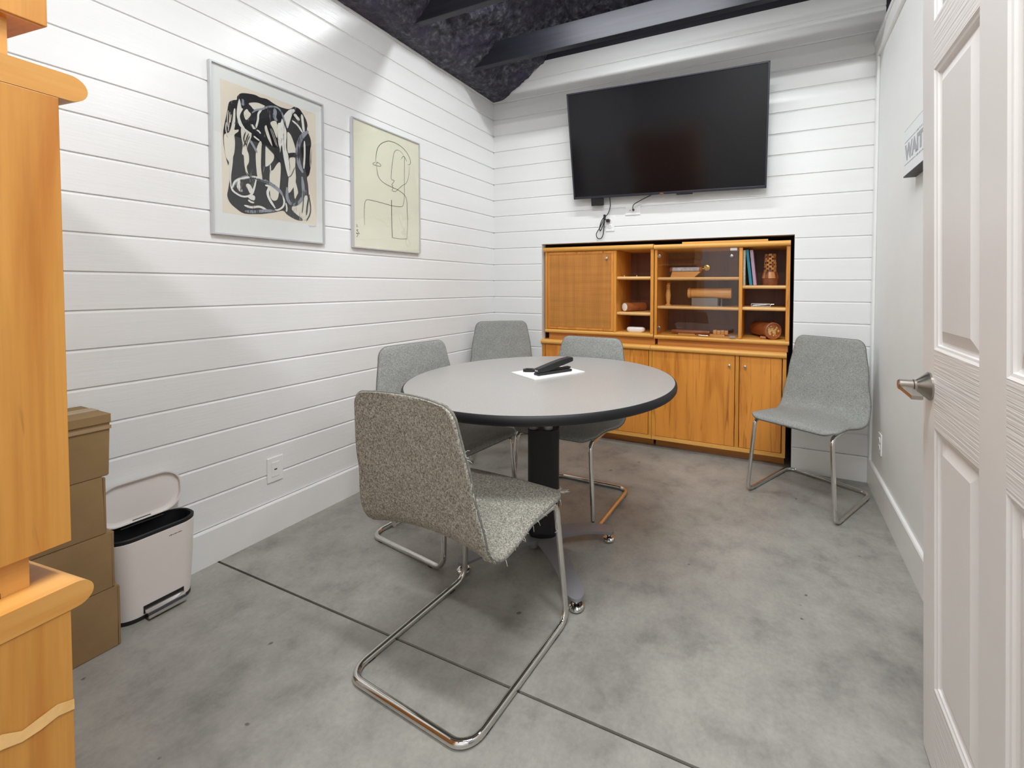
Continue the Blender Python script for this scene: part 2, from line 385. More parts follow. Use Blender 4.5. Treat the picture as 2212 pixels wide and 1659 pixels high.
struct(MB().box(4.24, 4.3, FR_Y, 0.0, 0, 2.6).build('wall_outer', WHITE_W))
struct(MB().box(-0.06, 4.3, FR_Y-0.06, FR_Y, 0, 3.35).build('wall_front', WHITE_W))
struct(MB().box(-0.06, 0.0, FR_Y, 0.06, 2.698, 3.35).build('wall_left_upper', DARKWALL))
struct(MB().box(XR, XR+0.11, -2.60, 0.0, 0, 2.515).box(XR, XR+0.11, FR_Y, -3.42, 0, 2.515).box(XR, XR+0.11, -3.42, -2.60, 2.06, 2.515).build('wall_right', WHITE_W))
# cap trim along the top of the right-hand partition, corner strip, skirtings
cap = MB().box(XR-0.018, XR+0.128, FR_Y, -0.001, 2.512, 2.612, 0.004).box(XR-0.026, XR-0.016, FR_Y, -0.001, 2.590, 2.612, 0.003)
struct(cap.build('trim_1', WHITE_T))
struct(MB().box(XR-0.014, XR, -0.052, -0.001, BASE, 2.512, 0.003).build('trim_2', WHITE_T))
def skirting(name, frame, a, b):
    prof = [(0,0), (0.016,0), (0.016,BASE-0.006), (0.012,BASE), (0,BASE)]
    return struct(MB().extrude(prof, a, b, frame).build(name, WHITE_T))
skirting('baseboard_left', lambda p, q, t: (p, t, q), FR_Y, -0.0165)
skirting('baseboard_back_left', lambda p, q, t: (t, -p, q), 0.0, NX0-0.002)
skirting('baseboard_back_right', lambda p, q, t: (t, -p, q), NX1+0.002, XR-0.0165)
skirting('baseboard_right', lambda p, q, t: (XR-p, t, q), -2.52, 0.0)
cas = MB().box(XR-0.016, XR, -2.60, -2.53, 0, 2.13, 0.003).box(XR-0.016, XR, -3.49, -3.42, 0, 2.13, 0.003).box(XR-0.016, XR, -3.49, -2.53, 2.06, 2.13, 0.003)
struct(cas.build('trim_3', WHITE_T))

# sprayed-foam underside of the roof: flat between the joists, coming down to the top of the left wall
def foam_z(x, y):
    z = min(2.695+0.70*max(0.0, x-0.115), 3.13)
    if x > 0.6: z = min(z, 3.13)
    n = mnoise.fractal(Vector((x*5.5, y*5.5, 1.7)), 0.9, 2.1, 5)
    m = mnoise.fractal(Vector((x*16, y*16, 4.2)), 0.8, 2.0, 3)
    k = min(1.0, 0.15+x*3.0)
    r = 1-abs(mnoise.fractal(Vector((x*9, y*9, 8.1)), 0.8, 2.0, 4))*2
    return z+k*(0.034*n+0.014*m+0.020*r)
cg = MB(); xs = []; x = -0.06
while x < 4.3: xs.append(x); x += 0.018 if x < 2.2 else 0.05
ys = []; y = 0.03
while y > FR_Y: ys.append(y); y -= 0.018 if y > -1.8 else 0.06
cv = [(x, y, foam_z(x, y)) for y in ys for x in xs]; nx = len(xs)
cg.add(cv, [(j*nx+i, j*nx+i+1, (j+1)*nx+i+1, (j+1)*nx+i) for j in range(len(ys)-1) for i in range(nx-1)], True)
cg.box(-0.12, 4.36, FR_Y, 0.08, 3.34, 3.38)
struct(cg.build('ceiling', FOAM, sharp=80))
for i, yj in enumerate((-0.46, -1.03)):
    struct(MB().box(0.002, 4.235, yj, yj+0.04, 2.737, 2.890, 0.003).build('trim_%d' % (i+4), JOIST))
for i, (x, y, z, L, P) in enumerate(LAMPS):
    t = thing('ceiling_light', ['white tube light fixture hung above the joists over the round table', 'white tube light fixture beyond the right-hand partition wall', 'unseen white tube light fixture added to fill the near half of the room', 'unseen white tube light fixture added near the front wall as frontal fill'][i], 'ceiling light', (x, y, z), 0, 'tube light fixtures above the joists')
    MB().box(-L/2-0.02, L/2+0.02, -0.06, 0.06, 0.012, 0.055, 0.006).build('housing', WHITE_T, t)
    MB().box(-L/2, L/2, -0.05, 0.05, 0.004, 0.0115, 0.002).build('diffuser', EMIT, t)
# ------------------------------------------------------------------ chairs
def chair_shell():
    prof = catmull([(0,0.252,0.437),(0,0.246,0.450),(0,0.225,0.4575),(0,0.10,0.4515),(0,0.0,0.4465),(0,-0.07,0.4475),(0,-0.115,0.456),(0,-0.143,0.474),(0,-0.160,0.505),(0,-0.172,0.56),(0,-0.190,0.66),(0,-0.208,0.77),(0,-0.2235,0.876)], 24)
    L = [0.0]
    for i in range(1, len(prof)): L.append(L[-1]+(prof[i]-prof[i-1]).length)
    T = L[-1]
    def at(s):
        s = max(0, min(T, s)); j = 1
        while j < len(L)-1 and L[j] < s: j += 1
        k = (s-L[j-1])/(L[j]-L[j-1]); p = prof[j-1].lerp(prof[j], k); d = (prof[j]-prof[j-1]).normalized()
        a = at_dir(s-0.012); b = at_dir(s+0.012); d = (a+b).normalized()
        return p, Vector((0, d.z, -d.y))*-1
    def at_dir(s):
        s = max(0, min(T, s)); j = 1
        while j < len(L)-1 and L[j] < s: j += 1
        return (prof[j]-prof[j-1]).normalized()
    bend = 0.40            # arc length where seat turns into back
    def half(s):
        keys = [(0, 0.224), (0.06, 0.228), (0.18, 0.224), (0.30, 0.234), (0.40, 0.246), (0.46, 0.244), (0.60, 0.223), (T, 0.193)]
        for (a, wa), (b, wb_) in zip(keys, keys[1:]):
            if s <= b: t = (s-a)/(b-a); t = t*t*(3-2*t); wd = wa+(wb_-wa)*t; break
        for d, r in ((s, 0.060), (T-s, 0.046)):
            if d < r: wd = wd-r+math.sqrt(max(0, r*r-(r-d)**2))
        return wd
    us = [-1, -0.992, -0.972, -0.945, -0.9, -0.8, -0.62, -0.4, -0.2, 0]; us = us+[-q for q in us[:-1]][::-1]
    ss = [0, 0.0015, 0.005, 0.010, 0.018, 0.03, 0.045, 0.06]
    while ss[-1] < T-0.07: ss.append(ss[-1]+0.017)
    ss += [T-q for q in (0.050, 0.036, 0.024, 0.014, 0.007, 0.003, 0.001, 0)]
    cut = min(range(len(ss)), key=lambda i: abs(ss[i]-bend))
    TH = 0.019
    def pt(u, s, side):
        p, n = at(s); wd = half(s)
        back = max(0.0, min(1.0, (s-0.36)/0.16)); dish = 0.007*(1-back)+0.020*back+0.020*math.exp(-((s-0.36)/0.10)**2)
        d = min((1-abs(u))*wd, s+0.004, T-s+0.004); e = min(1.0, d/0.012); th = TH*(0.30+0.70*math.sqrt(max(0, 1-(1-e)**2)))
        if s < 0.03: dish *= s/0.03
        q = p+n*(dish*u*u)
        return (u*wd, q.y+n.y*side*th/2, q.z+n.z*side*th/2)
    def grid(idx):
        mb = MB(); nu = len(us)
        for side in (1, -1):
            vs = [pt(u, ss[i], side) for i in idx for u in us]
            mb.add(vs, [(j*nu+i, j*nu+i+1, (j+1)*nu+i+1, (j+1)*nu+i) for j in range(len(idx)-1) for i in range(nu-1)], True)
        for u in (-1, 1):
            vs = [pt(u, ss[i], sd) for i in idx for sd in (1, -1)]
            mb.add(vs, [(2*j, 2*j+1, 2*j+3, 2*j+2) for j in range(len(idx)-1)], True)
        for end in ((0,) if idx[0] == 0 else ())+((len(ss)-1,) if idx[-1] == len(ss)-1 else ()):
            vs = [pt(u, ss[end], sd) for u in us for sd in (1, -1)]
            mb.add(vs, [(2*j, 2*j+1, 2*j+3, 2*j+2) for j in range(nu-1)], True)
        return mb
    def weld(mb):
        bm = bmesh.new(); V = [bm.verts.new(v) for v in mb.v]
        for f in mb.f:
            try: bm.faces.new([V[i] for i in f])
            except ValueError: pass
        bmesh.ops.remove_doubles(bm, verts=bm.verts, dist=0.00008); out = MB(); out.bm(bm, True); return out
    seat, back = weld(grid(list(range(0, cut+1)))), weld(grid(list(range(cut, len(ss)))))
    rim = [Vector(pt(1, s, 0)) for s in ss]+[Vector(pt(u, T, 0)) for u in us[::-1][1:-1]]+[Vector(pt(-1, s, 0)) for s in ss[::-1]]+[Vector(pt(u, 0, 0)) for u in us[1:-1]]
    ded = [rim[0]]
    for p in rim[1:]:
        if (p-ded[-1]).length > 0.004: ded.append(p)
    return seat, back, ded, pt, T
SEAT_MB, BACK_MB, RIM, SHELL_PT, SHELL_T = chair_shell()
def make_chair(label, fabric, worn=False):
    t = thing('visitor_chair', label, 'chair', group='grey felt cantilever chairs')
    SEAT_MB.build('seat', fabric, t, sharp=75); BACK_MB.build('backrest', fabric, t, sharp=75)
    MB().tube(RIM, 0.0031, 6, closed=True).build('piping', PIPE, t)
    R = 0.0113; pts = []
    side = [(0.185,-0.12,0.4215), (0.205,0.222,0.4225), (0.234,0.2435,R+0.001), (0.234,-0.2435,R+0.001)]
    path = [Vector(p) for p in side]+[Vector((-x,y,z)) for x,y,z in side[::-1]]
    path = fillet(path, [0.035, 0.045, 0.055, 0.055, 0.045, 0.035], 8)
    MB().tube(path, R, 14).build('tube_frame', CHROME, t)
    for s in (-1, 1):
        MB().box(s*0.19-0.016, s*0.19+0.016, -0.10, 0.12, 0.4255, 0.4345, 0.002).build('seat_bracket', BLACK_P, t)
        for y in (0.17, -0.17): MB().box(s*0.234-0.008, s*0.234+0.008, y-0.012, y+0.012, 0.0, 0.004, 0.001).build('floor_glide', BLACK_P, t)
    if worn:
        rnd = random.Random(3); th = MB()
        for k in range(46):
            sd = 1 if rnd.random() < 0.72 else -1; s = rnd.uniform(0.05, SHELL_T-0.05)
            p = Vector(SHELL_PT(sd, s, 0)); d = Vector((sd*rnd.uniform(0.2,1), rnd.uniform(-0.8,0.3), rnd.uniform(-0.7,0.7))).normalized(); l = rnd.uniform(0.006, 0.021)
            q = p+d*l*0.6+Vector((0,0,rnd.uniform(-0.003,0.003))); th.tube([p, q, p+d*l+Vector((0,0,-0.004))], [0.0006,0.0005,0.0003], 5)
        p = Vector((0.222, 0.205, 0.436)); th.tube([p, p+Vector((-0.004,0,-0.05)), p+Vector((-0.009,0.002,-0.09)), p+Vector((-0.004,0.004,-0.102)), p+Vector((-0.014,0.004,-0.108))], 0.0009, 5)
        p = Vector((0.19, 0.243, 0.452))
        for k in range(16): th.tube([p+Vector((rnd.uniform(-0.01,0.03),0,0)), p+Vector((rnd.uniform(0,0.05), rnd.uniform(0,0.03), rnd.uniform(-0.006,0.012)))], 0.0005, 4)
        o = th.build('frayed_thread', THREAD, t); o['kind'] = 'stuff'
    return t
chA = make_chair('frayed grey felt chair in front of the round table with its back turned', FELT_A, True)
chB = make_chair('grey felt chair tucked under the round table on its left side', FELT)
chC = copy_tree(chB); chC['label'] = 'grey felt chair tucked under the round table in front of the cabinet'
chD = copy_tree(chB); chD['label'] = 'grey felt chair standing alone in the right corner beside the cabinet'
chE = copy_tree(chB); chE['label'] = 'grey felt chair in the far left corner behind the round table'
for o, x, y, a, sz in ((chA,1.268,-1.925,-4.0,1.0), (chB,0.730,-1.399,-97.6,1.008), (chC,1.178,-0.930,178.4,1.0), (chD,2.366,-0.320,152.6,1.0), (chE,0.386,-0.412,-140.2,1.03)):
    o.location = (x, y, 0); o.rotation_euler = (0, 0, math.radians(a)); o.scale = (1, 1, sz)

# ------------------------------------------------------------------ round table
TX, TY, TH_, TR = 1.224, -1.334, 0.765, 0.580
tb = thing('round_table', 'round grey laminate meeting table with black edge on a four-legged pedestal', 'table', (TX, TY, 0))
MB().lathe([(TR-0.0005, TH_-0.034), (TR-0.0005, TH_-0.0005), (TR-0.0015, TH_)], seg=128).build('tabletop', LAMINATE, tb)
MB().lathe([(TR-0.001, TH_-0.0345), (TR+0.004, TH_-0.034), (TR+0.0085, TH_-0.028), (TR+0.0095, TH_-0.018), (TR+0.0075, TH_-0.007), (TR+0.003, TH_-0.0018), (TR-0.001, TH_-0.0012)], seg=128, caps=False).build('edge_band', EDGE_B, tb)
cz0, cz1 = 0.045, 0.538
cl = MB(); pr_ = round_poly(0.136, 0.100, 0.030)
cl.extrude(pr_, cz0+0.03, cz1, lambda p, q, t: (p, q, t), True)
lo = round_poly(0.110, 0.076, 0.026); n = len(pr_)
cl.add([(p, q, cz0+0.03) for p, q in pr_]+[(p, q, cz0) for p, q in lo], [(i, (i+1) % n, n+(i+1) % n, n+i) for i in range(n)]+[tuple(range(n, 2*n))], False)
o = cl.build('column_sleeve', BLACK_M, tb); o.rotation_euler = (0,0,math.radians(22))
for k, px in enumerate((-0.034, 0.028)):
    MB().lathe([(0.021, 0.004), (0.021, 0.55), (0.024, 0.58), (0.025, 0.70), (0.029, 0.722), (0.029, 0.7305)], origin=(px, -0.030+0.02*k, 0), seg=24).build('post', GREYMETAL, tb)
MB().box(-0.17, 0.17, -0.03, 0.03, 0.715, 0.7305, 0.003).build('top_bracket', BLACK_P, tb)
feet = [(1.486,-1.190), (1.527,-1.632), (1.018,-1.632), (0.965,-1.120)]
for fx, fy in feet:
    v = Vector((fx-TX, fy-TY, 0)); L_ = v.length; d = v.normalized(); s = Vector((-d.y, d.x, 0)); lg = MB(); N = 26; rows = []
    for i in range(N+1):
        t = i/N; t = 1-(1-t)**1.8; r = 0.02+t*(L_+0.022-0.02); z = 0.050+0.022*math.sin(PI*min(1, t*0.95)); hw = 0.046-0.014*t
        if t > 0.91: hw *= math.sqrt(max(0.004, 1-((t-0.91)/0.09)**2))
        rows.append([d*r+s*hw+Vector((0,0,z)), d*r-s*hw+Vector((0,0,z)), d*r-s*hw*0.9+Vector((0,0,z-0.018+0.006*t)), d*r+s*hw*0.9+Vector((0,0,z-0.018+0.006*t))])
    vs = [p for r in rows for p in r]; fs = [(4*i+k, 4*i+(k+1) % 4, 4*i+4+(k+1) % 4, 4*i+4+k) for i in range(N) for k in range(4)]+[(0,1,2,3), (4*N,4*N+1,4*N+2,4*N+3)]
    lo_ = lg.add(vs, fs, True).build('leg', GREYMETAL, tb)
    cs = MB(); c = d*L_
    cs.tube([c+Vector((0.019*math.cos(2*PI*k/24), 0.019*math.sin(2*PI*k/24), 0.0125)) for k in range(24)], 0.0095, 10, closed=True)
    cs.lathe([(0.008, 0.008), (0.008, 0.040)], origin=c, seg=12)
    cs.build('glide', CHROME, lo_)

# things on the table
def slab(w, d, h, r=0.001): return MB().box(-w/2, w/2, -d/2, d/2, 0, h, r)
pad = thing('paper_pad', 'white pad of paper under the stapler on the round table', 'paper', (1.197, -1.243, TH_), math.radians(63))
slab(0.279, 0.205, 0.006, 0.0008).build('sheets', PAPER, pad)
stp = thing('stapler', 'black stapler lying open-jawed on the white paper pad', 'stapler', (1.232, -1.262, TH_+0.006), math.radians(62))
MB().extrude([(-0.09,0),(0.092,0),(0.096,0.004),(0.094,0.011),(0.080,0.014),(-0.085,0.012),(-0.092,0.006)], -0.019, 0.019, lambda p, q, t: (p, t, q)).build('base', BLACK_P, stp)
MB().box(-0.02, 0.094, -0.013, 0.013, 0.0135, 0.022, 0.003).build('anvil_pad', BLACK_M, stp)
arm = [(-0.088,0.014),(-0.03,0.016),(0.098,0.046),(0.104,0.050),(0.103,0.064),(0.096,0.0665),(0.05,0.061),(0.0,0.051),(-0.05,0.039),(-0.085,0.030),(-0.0895,0.024)]
MB().extrude(arm, -0.017, 0.017, lambda p, q, t: (p, t, q)).build('arm', BLACK_P, stp)
bow = MB()
for s in (-1, 1): bow.add([(-0.0905,s*0.001,0.0215), (-0.0905,s*0.009,0.0262), (-0.0905,s*0.009,0.0168)], [(0,1,2)])
bow.build('emblem', PAPER, stp)
key = thing('remover', 'small black rounded gadget lying beside the stapler on the paper pad', 'gadget', (1.115, -1.275, TH_+0.006), math.radians(20))
MB().extrude(round_poly(0.062, 0.036, 0.017), 0.0, 0.012, lambda p, q, t: (p, q, t)).build('body', BLACK_P, key)
MB().box(-0.018, 0.014, -0.008, 0.008, 0.0118, 0.0145, 0.001).build('button', BLACK_M, key)

# ------------------------------------------------------------------ television and its cables
def frame_from(TL, TR_, BL, BR):
    TL, TR_, BL, BR = map(Vector, (TL, TR_, BL, BR)); c = (TL+TR_+BL+BR)/4
    x = ((TR_-TL)+(BR-BL)).normalized(); z = ((TL-BL)+(TR_-BR)); z = (z-x*z.dot(x)).normalized(); y = z.cross(x)
    W = ((TR_-TL).length+(BR-BL).length)/2; H = ((TL-BL).length+(TR_-BR).length)/2
    m = Matrix((x, y, z)).transposed().to_4x4(); m.translation = c; return m, W, H
mt, TW, THT = frame_from((0.785,-0.235,2.541), (2.1255,-0.235,2.510), (0.779,-0.075,1.822), (2.122,-0.075,1.798))
tv = thing('television', 'large black flat screen television tilted down on the back wall above the cabinet', 'television'); tv.matrix_world = mt
hw, hh = TW/2, THT/2
bz = MB(); fw = 0.011
bz.box(-hw, hw, 0, 0.028, hh-fw, hh, 0.002).box(-hw, hw, 0, 0.028, -hh, -hh+0.017, 0.002).box(-hw, -hw+fw, 0, 0.028, -hh, hh, 0.002).box(hw-fw, hw, 0, 0.028, -hh, hh, 0.002)
bz.build('bezel', BEZEL, tv)
MB().box(-hw+0.008, hw-0.008, 0.0035, 0.026, -hh+0.012, hh-0.008).build('screen', SCREEN, tv)
MB().box(-hw+0.12, hw-0.12, 0.026, 0.052, -hh+0.10, hh-0.25, 0.01).build('rear_housing', BLACK_M, tv)
MB().box(-0.012, 0.012, -0.0012, 0.0, -hh+0.003, -hh+0.012).build('logo_badge', SILVER, tv)
MB().box(-0.022, 0.022, -0.001, 0.012, -hh-0.005, -hh+0.001, 0.001).build('badge_lip', SILVER, tv)
MB().box(0.10, 0.21, 0.002, 0.018, -hh-0.010, -hh+0.002, 0.004).build('sensor_lens', BLACK_P, tv)
MB().box(-0.30, 0.30, 0.053, 0.062, -0.12, 0.18, 0.002).build('mount_plate', BLACK_M, tv)
MB().box(-hw+0.135, -hw+0.230, 0.010, 0.030, -hh-0.055, -hh+0.03, 0.004).build('adapter_block', BLACK_P, tv)
wm = thing('wall_bracket', 'black bracket carrying the television on the back wall', 'bracket', (1.45, 0, 2.18))
MB().box(-0.25, 0.25, -0.022, -0.001, -0.14, 0.14, 0.003).build('wall_plate', BLACK_M, wm)
for s in (-0.2, 0.2): MB().box(s-0.02, s+0.02, -0.090, -0.021, -0.05, 0.10, 0.003).build('arm', BLACK_M, wm)
def plate(name, label, cat, loc, rz, w_, h_, kind):
    t = thing(name, label, cat, loc, rz)          # local: face towards -y, wall at y = 0
    MB().box(-w_/2, w_/2, -0.006, 0.0, -h_/2, h_/2, 0.002).build('cover_plate', WHITE_T, t)
    if kind == 'decora':
        MB().box(-0.017, 0.017, -0.0078, -0.005, -0.034, 0.034, 0.0008).build('insert', PAPER, t)
        MB().box(-0.006, 0.006, -0.0085, -0.0076, -0.0025, 0.0025).build('slot', BLACK_P, t)
    if kind == 'duplex':
        for s in (-1, 1):
            u_ = MB().lathe([(0.0165, 0.0), (0.0165, 0.003), (0.0155, 0.0036)], origin=(0,-0.0055,s*0.0195), axis=(0,-1,0), seg=20).build('socket', PAPER, t)
            for dx in (-0.006, 0.006): MB().box(dx-0.001, dx+0.001, -0.0095, -0.0088, s*0.0195-0.003, s*0.0195+0.005).build('slot', BLACK_P, u_)
    if kind == 'coax':
        MB().box(-0.034, 0.034, -0.0078, -0.005, -0.017, 0.017, 0.0008).build('insert', PAPER, t)
        MB().lathe([(0.005,0), (0.005,0.008)], origin=(-0.018,-0.007,0), axis=(0,-1,0), seg=10).build('jack', SILVER, t)
    return t
plate('wall_plate', 'white wall plate with a single slot low on the left wall', 'wall plate', (0, -1.747, 0.302), PI/2, 0.070, 0.116, 'decora')
plate('wall_outlet', 'white double wall outlet low on the right wall near the corner', 'outlet', (XR, -0.268, 0.322), -PI/2, 0.070, 0.114, 'duplex')
plate('wall_outlet', 'white wall outlet on the back wall under the television with a cord plugged in', 'outlet', (1.040, 0, 1.640), 0, 0.070, 0.114, 'duplex')
plate('cable_plate', 'white horizontal cable plate on the back wall under the television', 'wall plate', (1.216, 0, 1.728), 0, 0.114, 0.070, 'coax')
pc = thing('power_cord', 'black looped power cord hanging from the television to the outlet', 'cord')
MB().tube(catmull([(1.052,-0.060,1.84),(1.053,-0.040,1.80),(1.050,-0.030,1.76),(1.034,-0.026,1.715),(1.005,-0.028,1.68),(0.985,-0.030,1.64),(0.962,-0.030,1.60),(0.940,-0.028,1.565),(0.947,-0.022,1.535),(0.972,-0.020,1.530),(0.990,-0.022,1.555),(0.998,-0.024,1.60),(1.004,-0.028,1.66),(1.008,-0.030,1.69),(0.985,-0.034,1.66),(0.970,-0.036,1.61),(0.975,-0.034,1.585),(0.992,-0.032,1.62),(1.008,-0.030,1.665),(1.025,-0.026,1.662)], 8), 0.0033, 8).build('cable', BLACK_P, pc)
MB().box(1.019, 1.043, -0.034, -0.0097, 1.648, 1.671, 0.003).build('plug', BLACK_P, pc)
MB().box(0.998, 1.014, -0.037, -0.022, 1.665, 1.705, 0.003).build('tie', BLACK_M, pc)
cc = thing('coax_cable', 'thin black cable from the cable plate up behind the television', 'cord')
MB().tube(catmull([(1.224,-0.022,1.728),(1.225,-0.034,1.745),(1.240,-0.040,1.765),(1.30,-0.045,1.792),(1.37,-0.05,1.820),(1.42,-0.055,1.85)], 8), 0.003, 8).build('cable', BLACK_P, cc)
MB().lathe([(0.007,0), (0.007,0.016), (0.005,0.02)], origin=(1.224,-0.0085,1.728), axis=(0,-1,0), seg=12).build('plug', BLACK_P, cc)
# ------------------------------------------------------------------ pictures on the left wall
from mathutils.geometry import tessellate_polygon
ART = [('ink',0,[(-175,557),(-170,572),(-156,584),(-143,591),(-141,605),(-129,623),(-111,632),(-88,638),(-67,641),(-49,638),(-21,642),(5,634),(33,628),(72,631),(91,643),(101,653),(125,653),(140,639),(159,612),(166,585),(163,564),(173,542),(181,520),(185,483),(185,435),(179,381),(171,342),(160,324),(165,290),(167,253),(168,233),(164,210),(84,166),(105,133),(132,118),(132,105),(98,108),(60,126),(51,137),(37,140),(4,127),(-40,114),(-61,109),(-120,102),(-151,118),(-175,140),(-185,168),(-181,198),(-175,238),(-169,282),(-164,326),(-176,313),(-179,299),(-188,331),(-195,382),(-196,428),(-190,472),(-182,513),(-178,537)]),('cream',0,[(-96,594),(-64,609),(-41,609),(-30,606),(-43,592),(-74,574),(-86,583)]),('cream',0,[(-105,565),(-97,557),(-88,547),(-105,518),(-113,522),(-117,545)]),('cream',0,[(-155,544),(-149,546),(-151,481),(-154,458),(-139,464),(-140,454),(-154,437),(-153,416),(-153,394),(-156,359),(-164,326),(-167,283),(-173,269),(-176,311),(-188,333),(-193,382),(-192,425),(-174,441),(-164,476),(-159,510)]),('cream',0,[(-128,476),(-114,476),(-88,460),(-95,427),(-107,392),(-100,366),(-100,333),(-109,308),(-101,270),(-111,279),(-118,317),(-120,356),(-127,363),(-123,403),(-128,434)]),('cream',0,[(-54,440),(-46,433),(-48,403),(-51,323),(-46,270),(-65,268),(-72,351),(-69,397)]),('cream',0,[(-26,521),(-33,508),(-24,472),(-11,446),(-1,433),(-7,461),(-21,507)]),('cream',0,[(-8,539),(19,553),(22,494),(18,478),(5,511)]),('cream',0,[(68,520),(85,509),(105,452),(103,432),(69,423),(66,484)]),('cream',0,[(76,398),(102,408),(102,362),(103,289),(69,229),(70,303),(78,356)]),('cream',0,[(-29,429),(3,404),(1,366),(-32,330),(-36,384)]),('cream',0,[(16,352),(30,367),(35,345),(28,249),(16,188),(-13,194),(-13,302),(2,325)]),('cream',0,[(93,292),(101,296),(114,245),(109,229),(99,208),(95,227)]),('cream',0,[(84,166),(114,191),(139,225),(159,234),(162,190),(152,141),(132,125),(105,133)]),('chalk',0,[(51,590),(75,627),(98,641),(105,632),(91,612),(71,543),(64,545),(55,575)]),('chalk',0,[(37,555),(44,576),(53,551),(63,518),(60,446),(69,413),(75,355),(70,306),(59,339),(48,395),(40,452),(32,412),(24,471),(23,541)]),('chalk',0,[(-135,597),(-130,588),(-126,563),(-120,559),(-128,541),(-133,520),(-125,494),(-114,476),(-128,476),(-139,491),(-145,526),(-142,562)]),('haze',12,[(-122,602),(-121,587),(-120,574)]),('haze',15,[(11,611),(13,593),(10,571),(21,556)]),('chalk',8,[(-122,476),(-98,464),(-88,460)]),('chalk',10,[(-88,503),(-82,496),(-77,486)]),('chalk',8,[(-43,588),(-58,562),(-61,534),(-67,507),(-74,487)]),('haze',8,[(-85,555),(-68,574),(-43,588),(-11,611),(22,619),(42,603),(53,570),(62,540)]),('chalk',15,[(100,618),(112,607),(124,595)]),('chalk',9,[(90,583),(117,568),(141,539)]),('chalk',12,[(137,629),(141,593),(146,546)]),('haze',20,[(168,558),(135,518),(118,471),(114,421),(121,379),(138,344)]),('chalk',9,[(148,502),(148,435),(143,365)]),('chalk',7,[(-80,454),(-68,447),(-56,441)]),('chalk',7,[(-68,485),(-59,483),(-51,474)]),('haze',10,[(-95,432),(-81,409),(-67,384)]),('haze',15,[(-168,205),(-155,232),(-133,252),(-105,265),(-59,267),(-16,258),(25,234),(41,211)]),('chalk',7,[(-168,205),(-153,239),(-117,260),(-81,273),(-48,271)]),('chalk',8,[(41,211),(47,184),(40,159),(19,141),(4,139)]),('chalk',8,[(-174,217),(-166,195),(-150,183),(-130,176),(-107,181),(-90,197),(-80,231),(-71,273)]),('chalk',11,[(-36,245),(-19,241),(-26,212),(-17,182),(6,146)]),('chalk',23,[(-103,188),(-93,179),(-79,177)]),('chalk',8,[(-107,165),(-97,158),(-83,156)]),('chalk',10,[(-123,138),(-95,134),(-61,142),(-31,133)]),('chalk',5,[(-164,339),(-169,293),(-174,249),(-172,209)]),('haze',15,[(60,256),(61,208),(75,182),(99,181),(126,206),(139,240),(137,284),(133,323)]),('chalk',7,[(54,180),(58,157),(56,138)]),('chalk',15,[(-143,250),(-145,219),(-132,195)]),('chalk',20,[(-110,235),(-98,213),(-90,195)]),('chalk',5,[(-13,344),(-13,309),(-16,270)]),('haze',13,[(-120,112),(-82,116),(-40,127),(4,134)]),('ink',4,[(-113,285),(-99,269),(-77,265),(-48,262),(-18,258)]),('ink',3,[(58,303),(79,315),(99,361)]),('ink',7,[(168,241),(158,189),(152,138)]),('ink',20,[(74,412),(105,423)]),('ink',15,[(-39,451),(-42,359),(-42,268)]),('ink',18,[(-74,472),(-35,441),(8,405),(41,368),(47,288),(41,240)]),('ink',4,[(139,225),(136,185),(130,142)]),('ink',5,[(152,108),(170,146),(173,182),(168,228)]),('cream',6,[(137,111),(157,131),(168,181)]),('ink',18,[(-16,527),(-2,490),(15,445),(26,410)]),('cream',3,[(-178,531),(-182,491),(-181,460)]),('cream',3,[(-172,527),(-175,483),(-180,443)]),('cream',3,[(-167,518),(-172,482)]),('cream',4,[(-186,479),(-188,447),(-181,417)]),('cream',3,[(183,520),(180,469),(180,407)]),('cream',3,[(178,481),(174,430),(174,380)]),('ink',4,[(-114,461),(-121,426),(-109,403)]),('ink',4,[(-102,458),(-115,417),(-123,394)]),('ink',3,[(-97,449),(-107,423),(-111,396)]),('cream',2,[(-12,510),(0,477),(13,439)]),('cream',2,[(-7,512),(7,477),(19,434)]),('haze',2,[(161,87),(167,84),(175,86),(182,85),(190,87),(202,88)])]
LINE_ART = [[(-91,511),(-89,538),(-83,573),(-73,602),(-47,633),(-2,660),(41,666),(93,659),(135,638),(164,607),(173,581),(167,564),(149,558)],[(-91,511),(-106,502),(-108,492),(-87,492),(-59,495),(-57,505),(-74,513),(-83,512),(-83,503),(-96,497)],[(-84,491),(-82,462),(-69,426),(-37,404),(21,390),(72,382),(121,361),(139,330),(142,272),(145,187),(139,90)],[(139,87),(80,81),(25,83)],[(25,83),(21,171),(20,311)],[(161,554),(161,516),(151,468),(133,436),(108,419),(76,391),(52,370),(31,368),(25,372),(33,387),(27,394),(32,400),(23,404),(33,417),(42,434),(25,435),(19,446),(24,501),(37,580),(47,610),(65,626),(92,626),(117,608)],[(97,580),(117,603),(133,590),(142,576)],[(117,603),(127,591),(123,579),(121,436),(120,352),(110,297),(89,282),(27,277),(-45,281),(-107,283),(-150,281),(-164,267),(-170,233),(-171,170),(-170,134)],[(-223,132),(-218,128),(-221,120),(-212,119)],[(-222,103),(-212,101),(-221,98),(-213,91),(-204,80),(-224,83),(-213,74),(-221,63),(-213,61)]]
INKS = {'ink': 0, 'chalk': 1, 'cream': 2, 'haze': 3}
def closed_curve(p, n=3):
    q = p[-2:]+p+p[:2]; out = []
    for i in range(2, len(q)-2):
        a, b, c, d = [Vector((*v, 0)) for v in q[i-1:i+3]]
        for k in range(n):
            t = k/n; out.append(0.5*((2*b)+(c-a)*t+(2*a-5*b+4*c-d)*t*t+(3*b-a-3*c+d)*t**3))
    return out
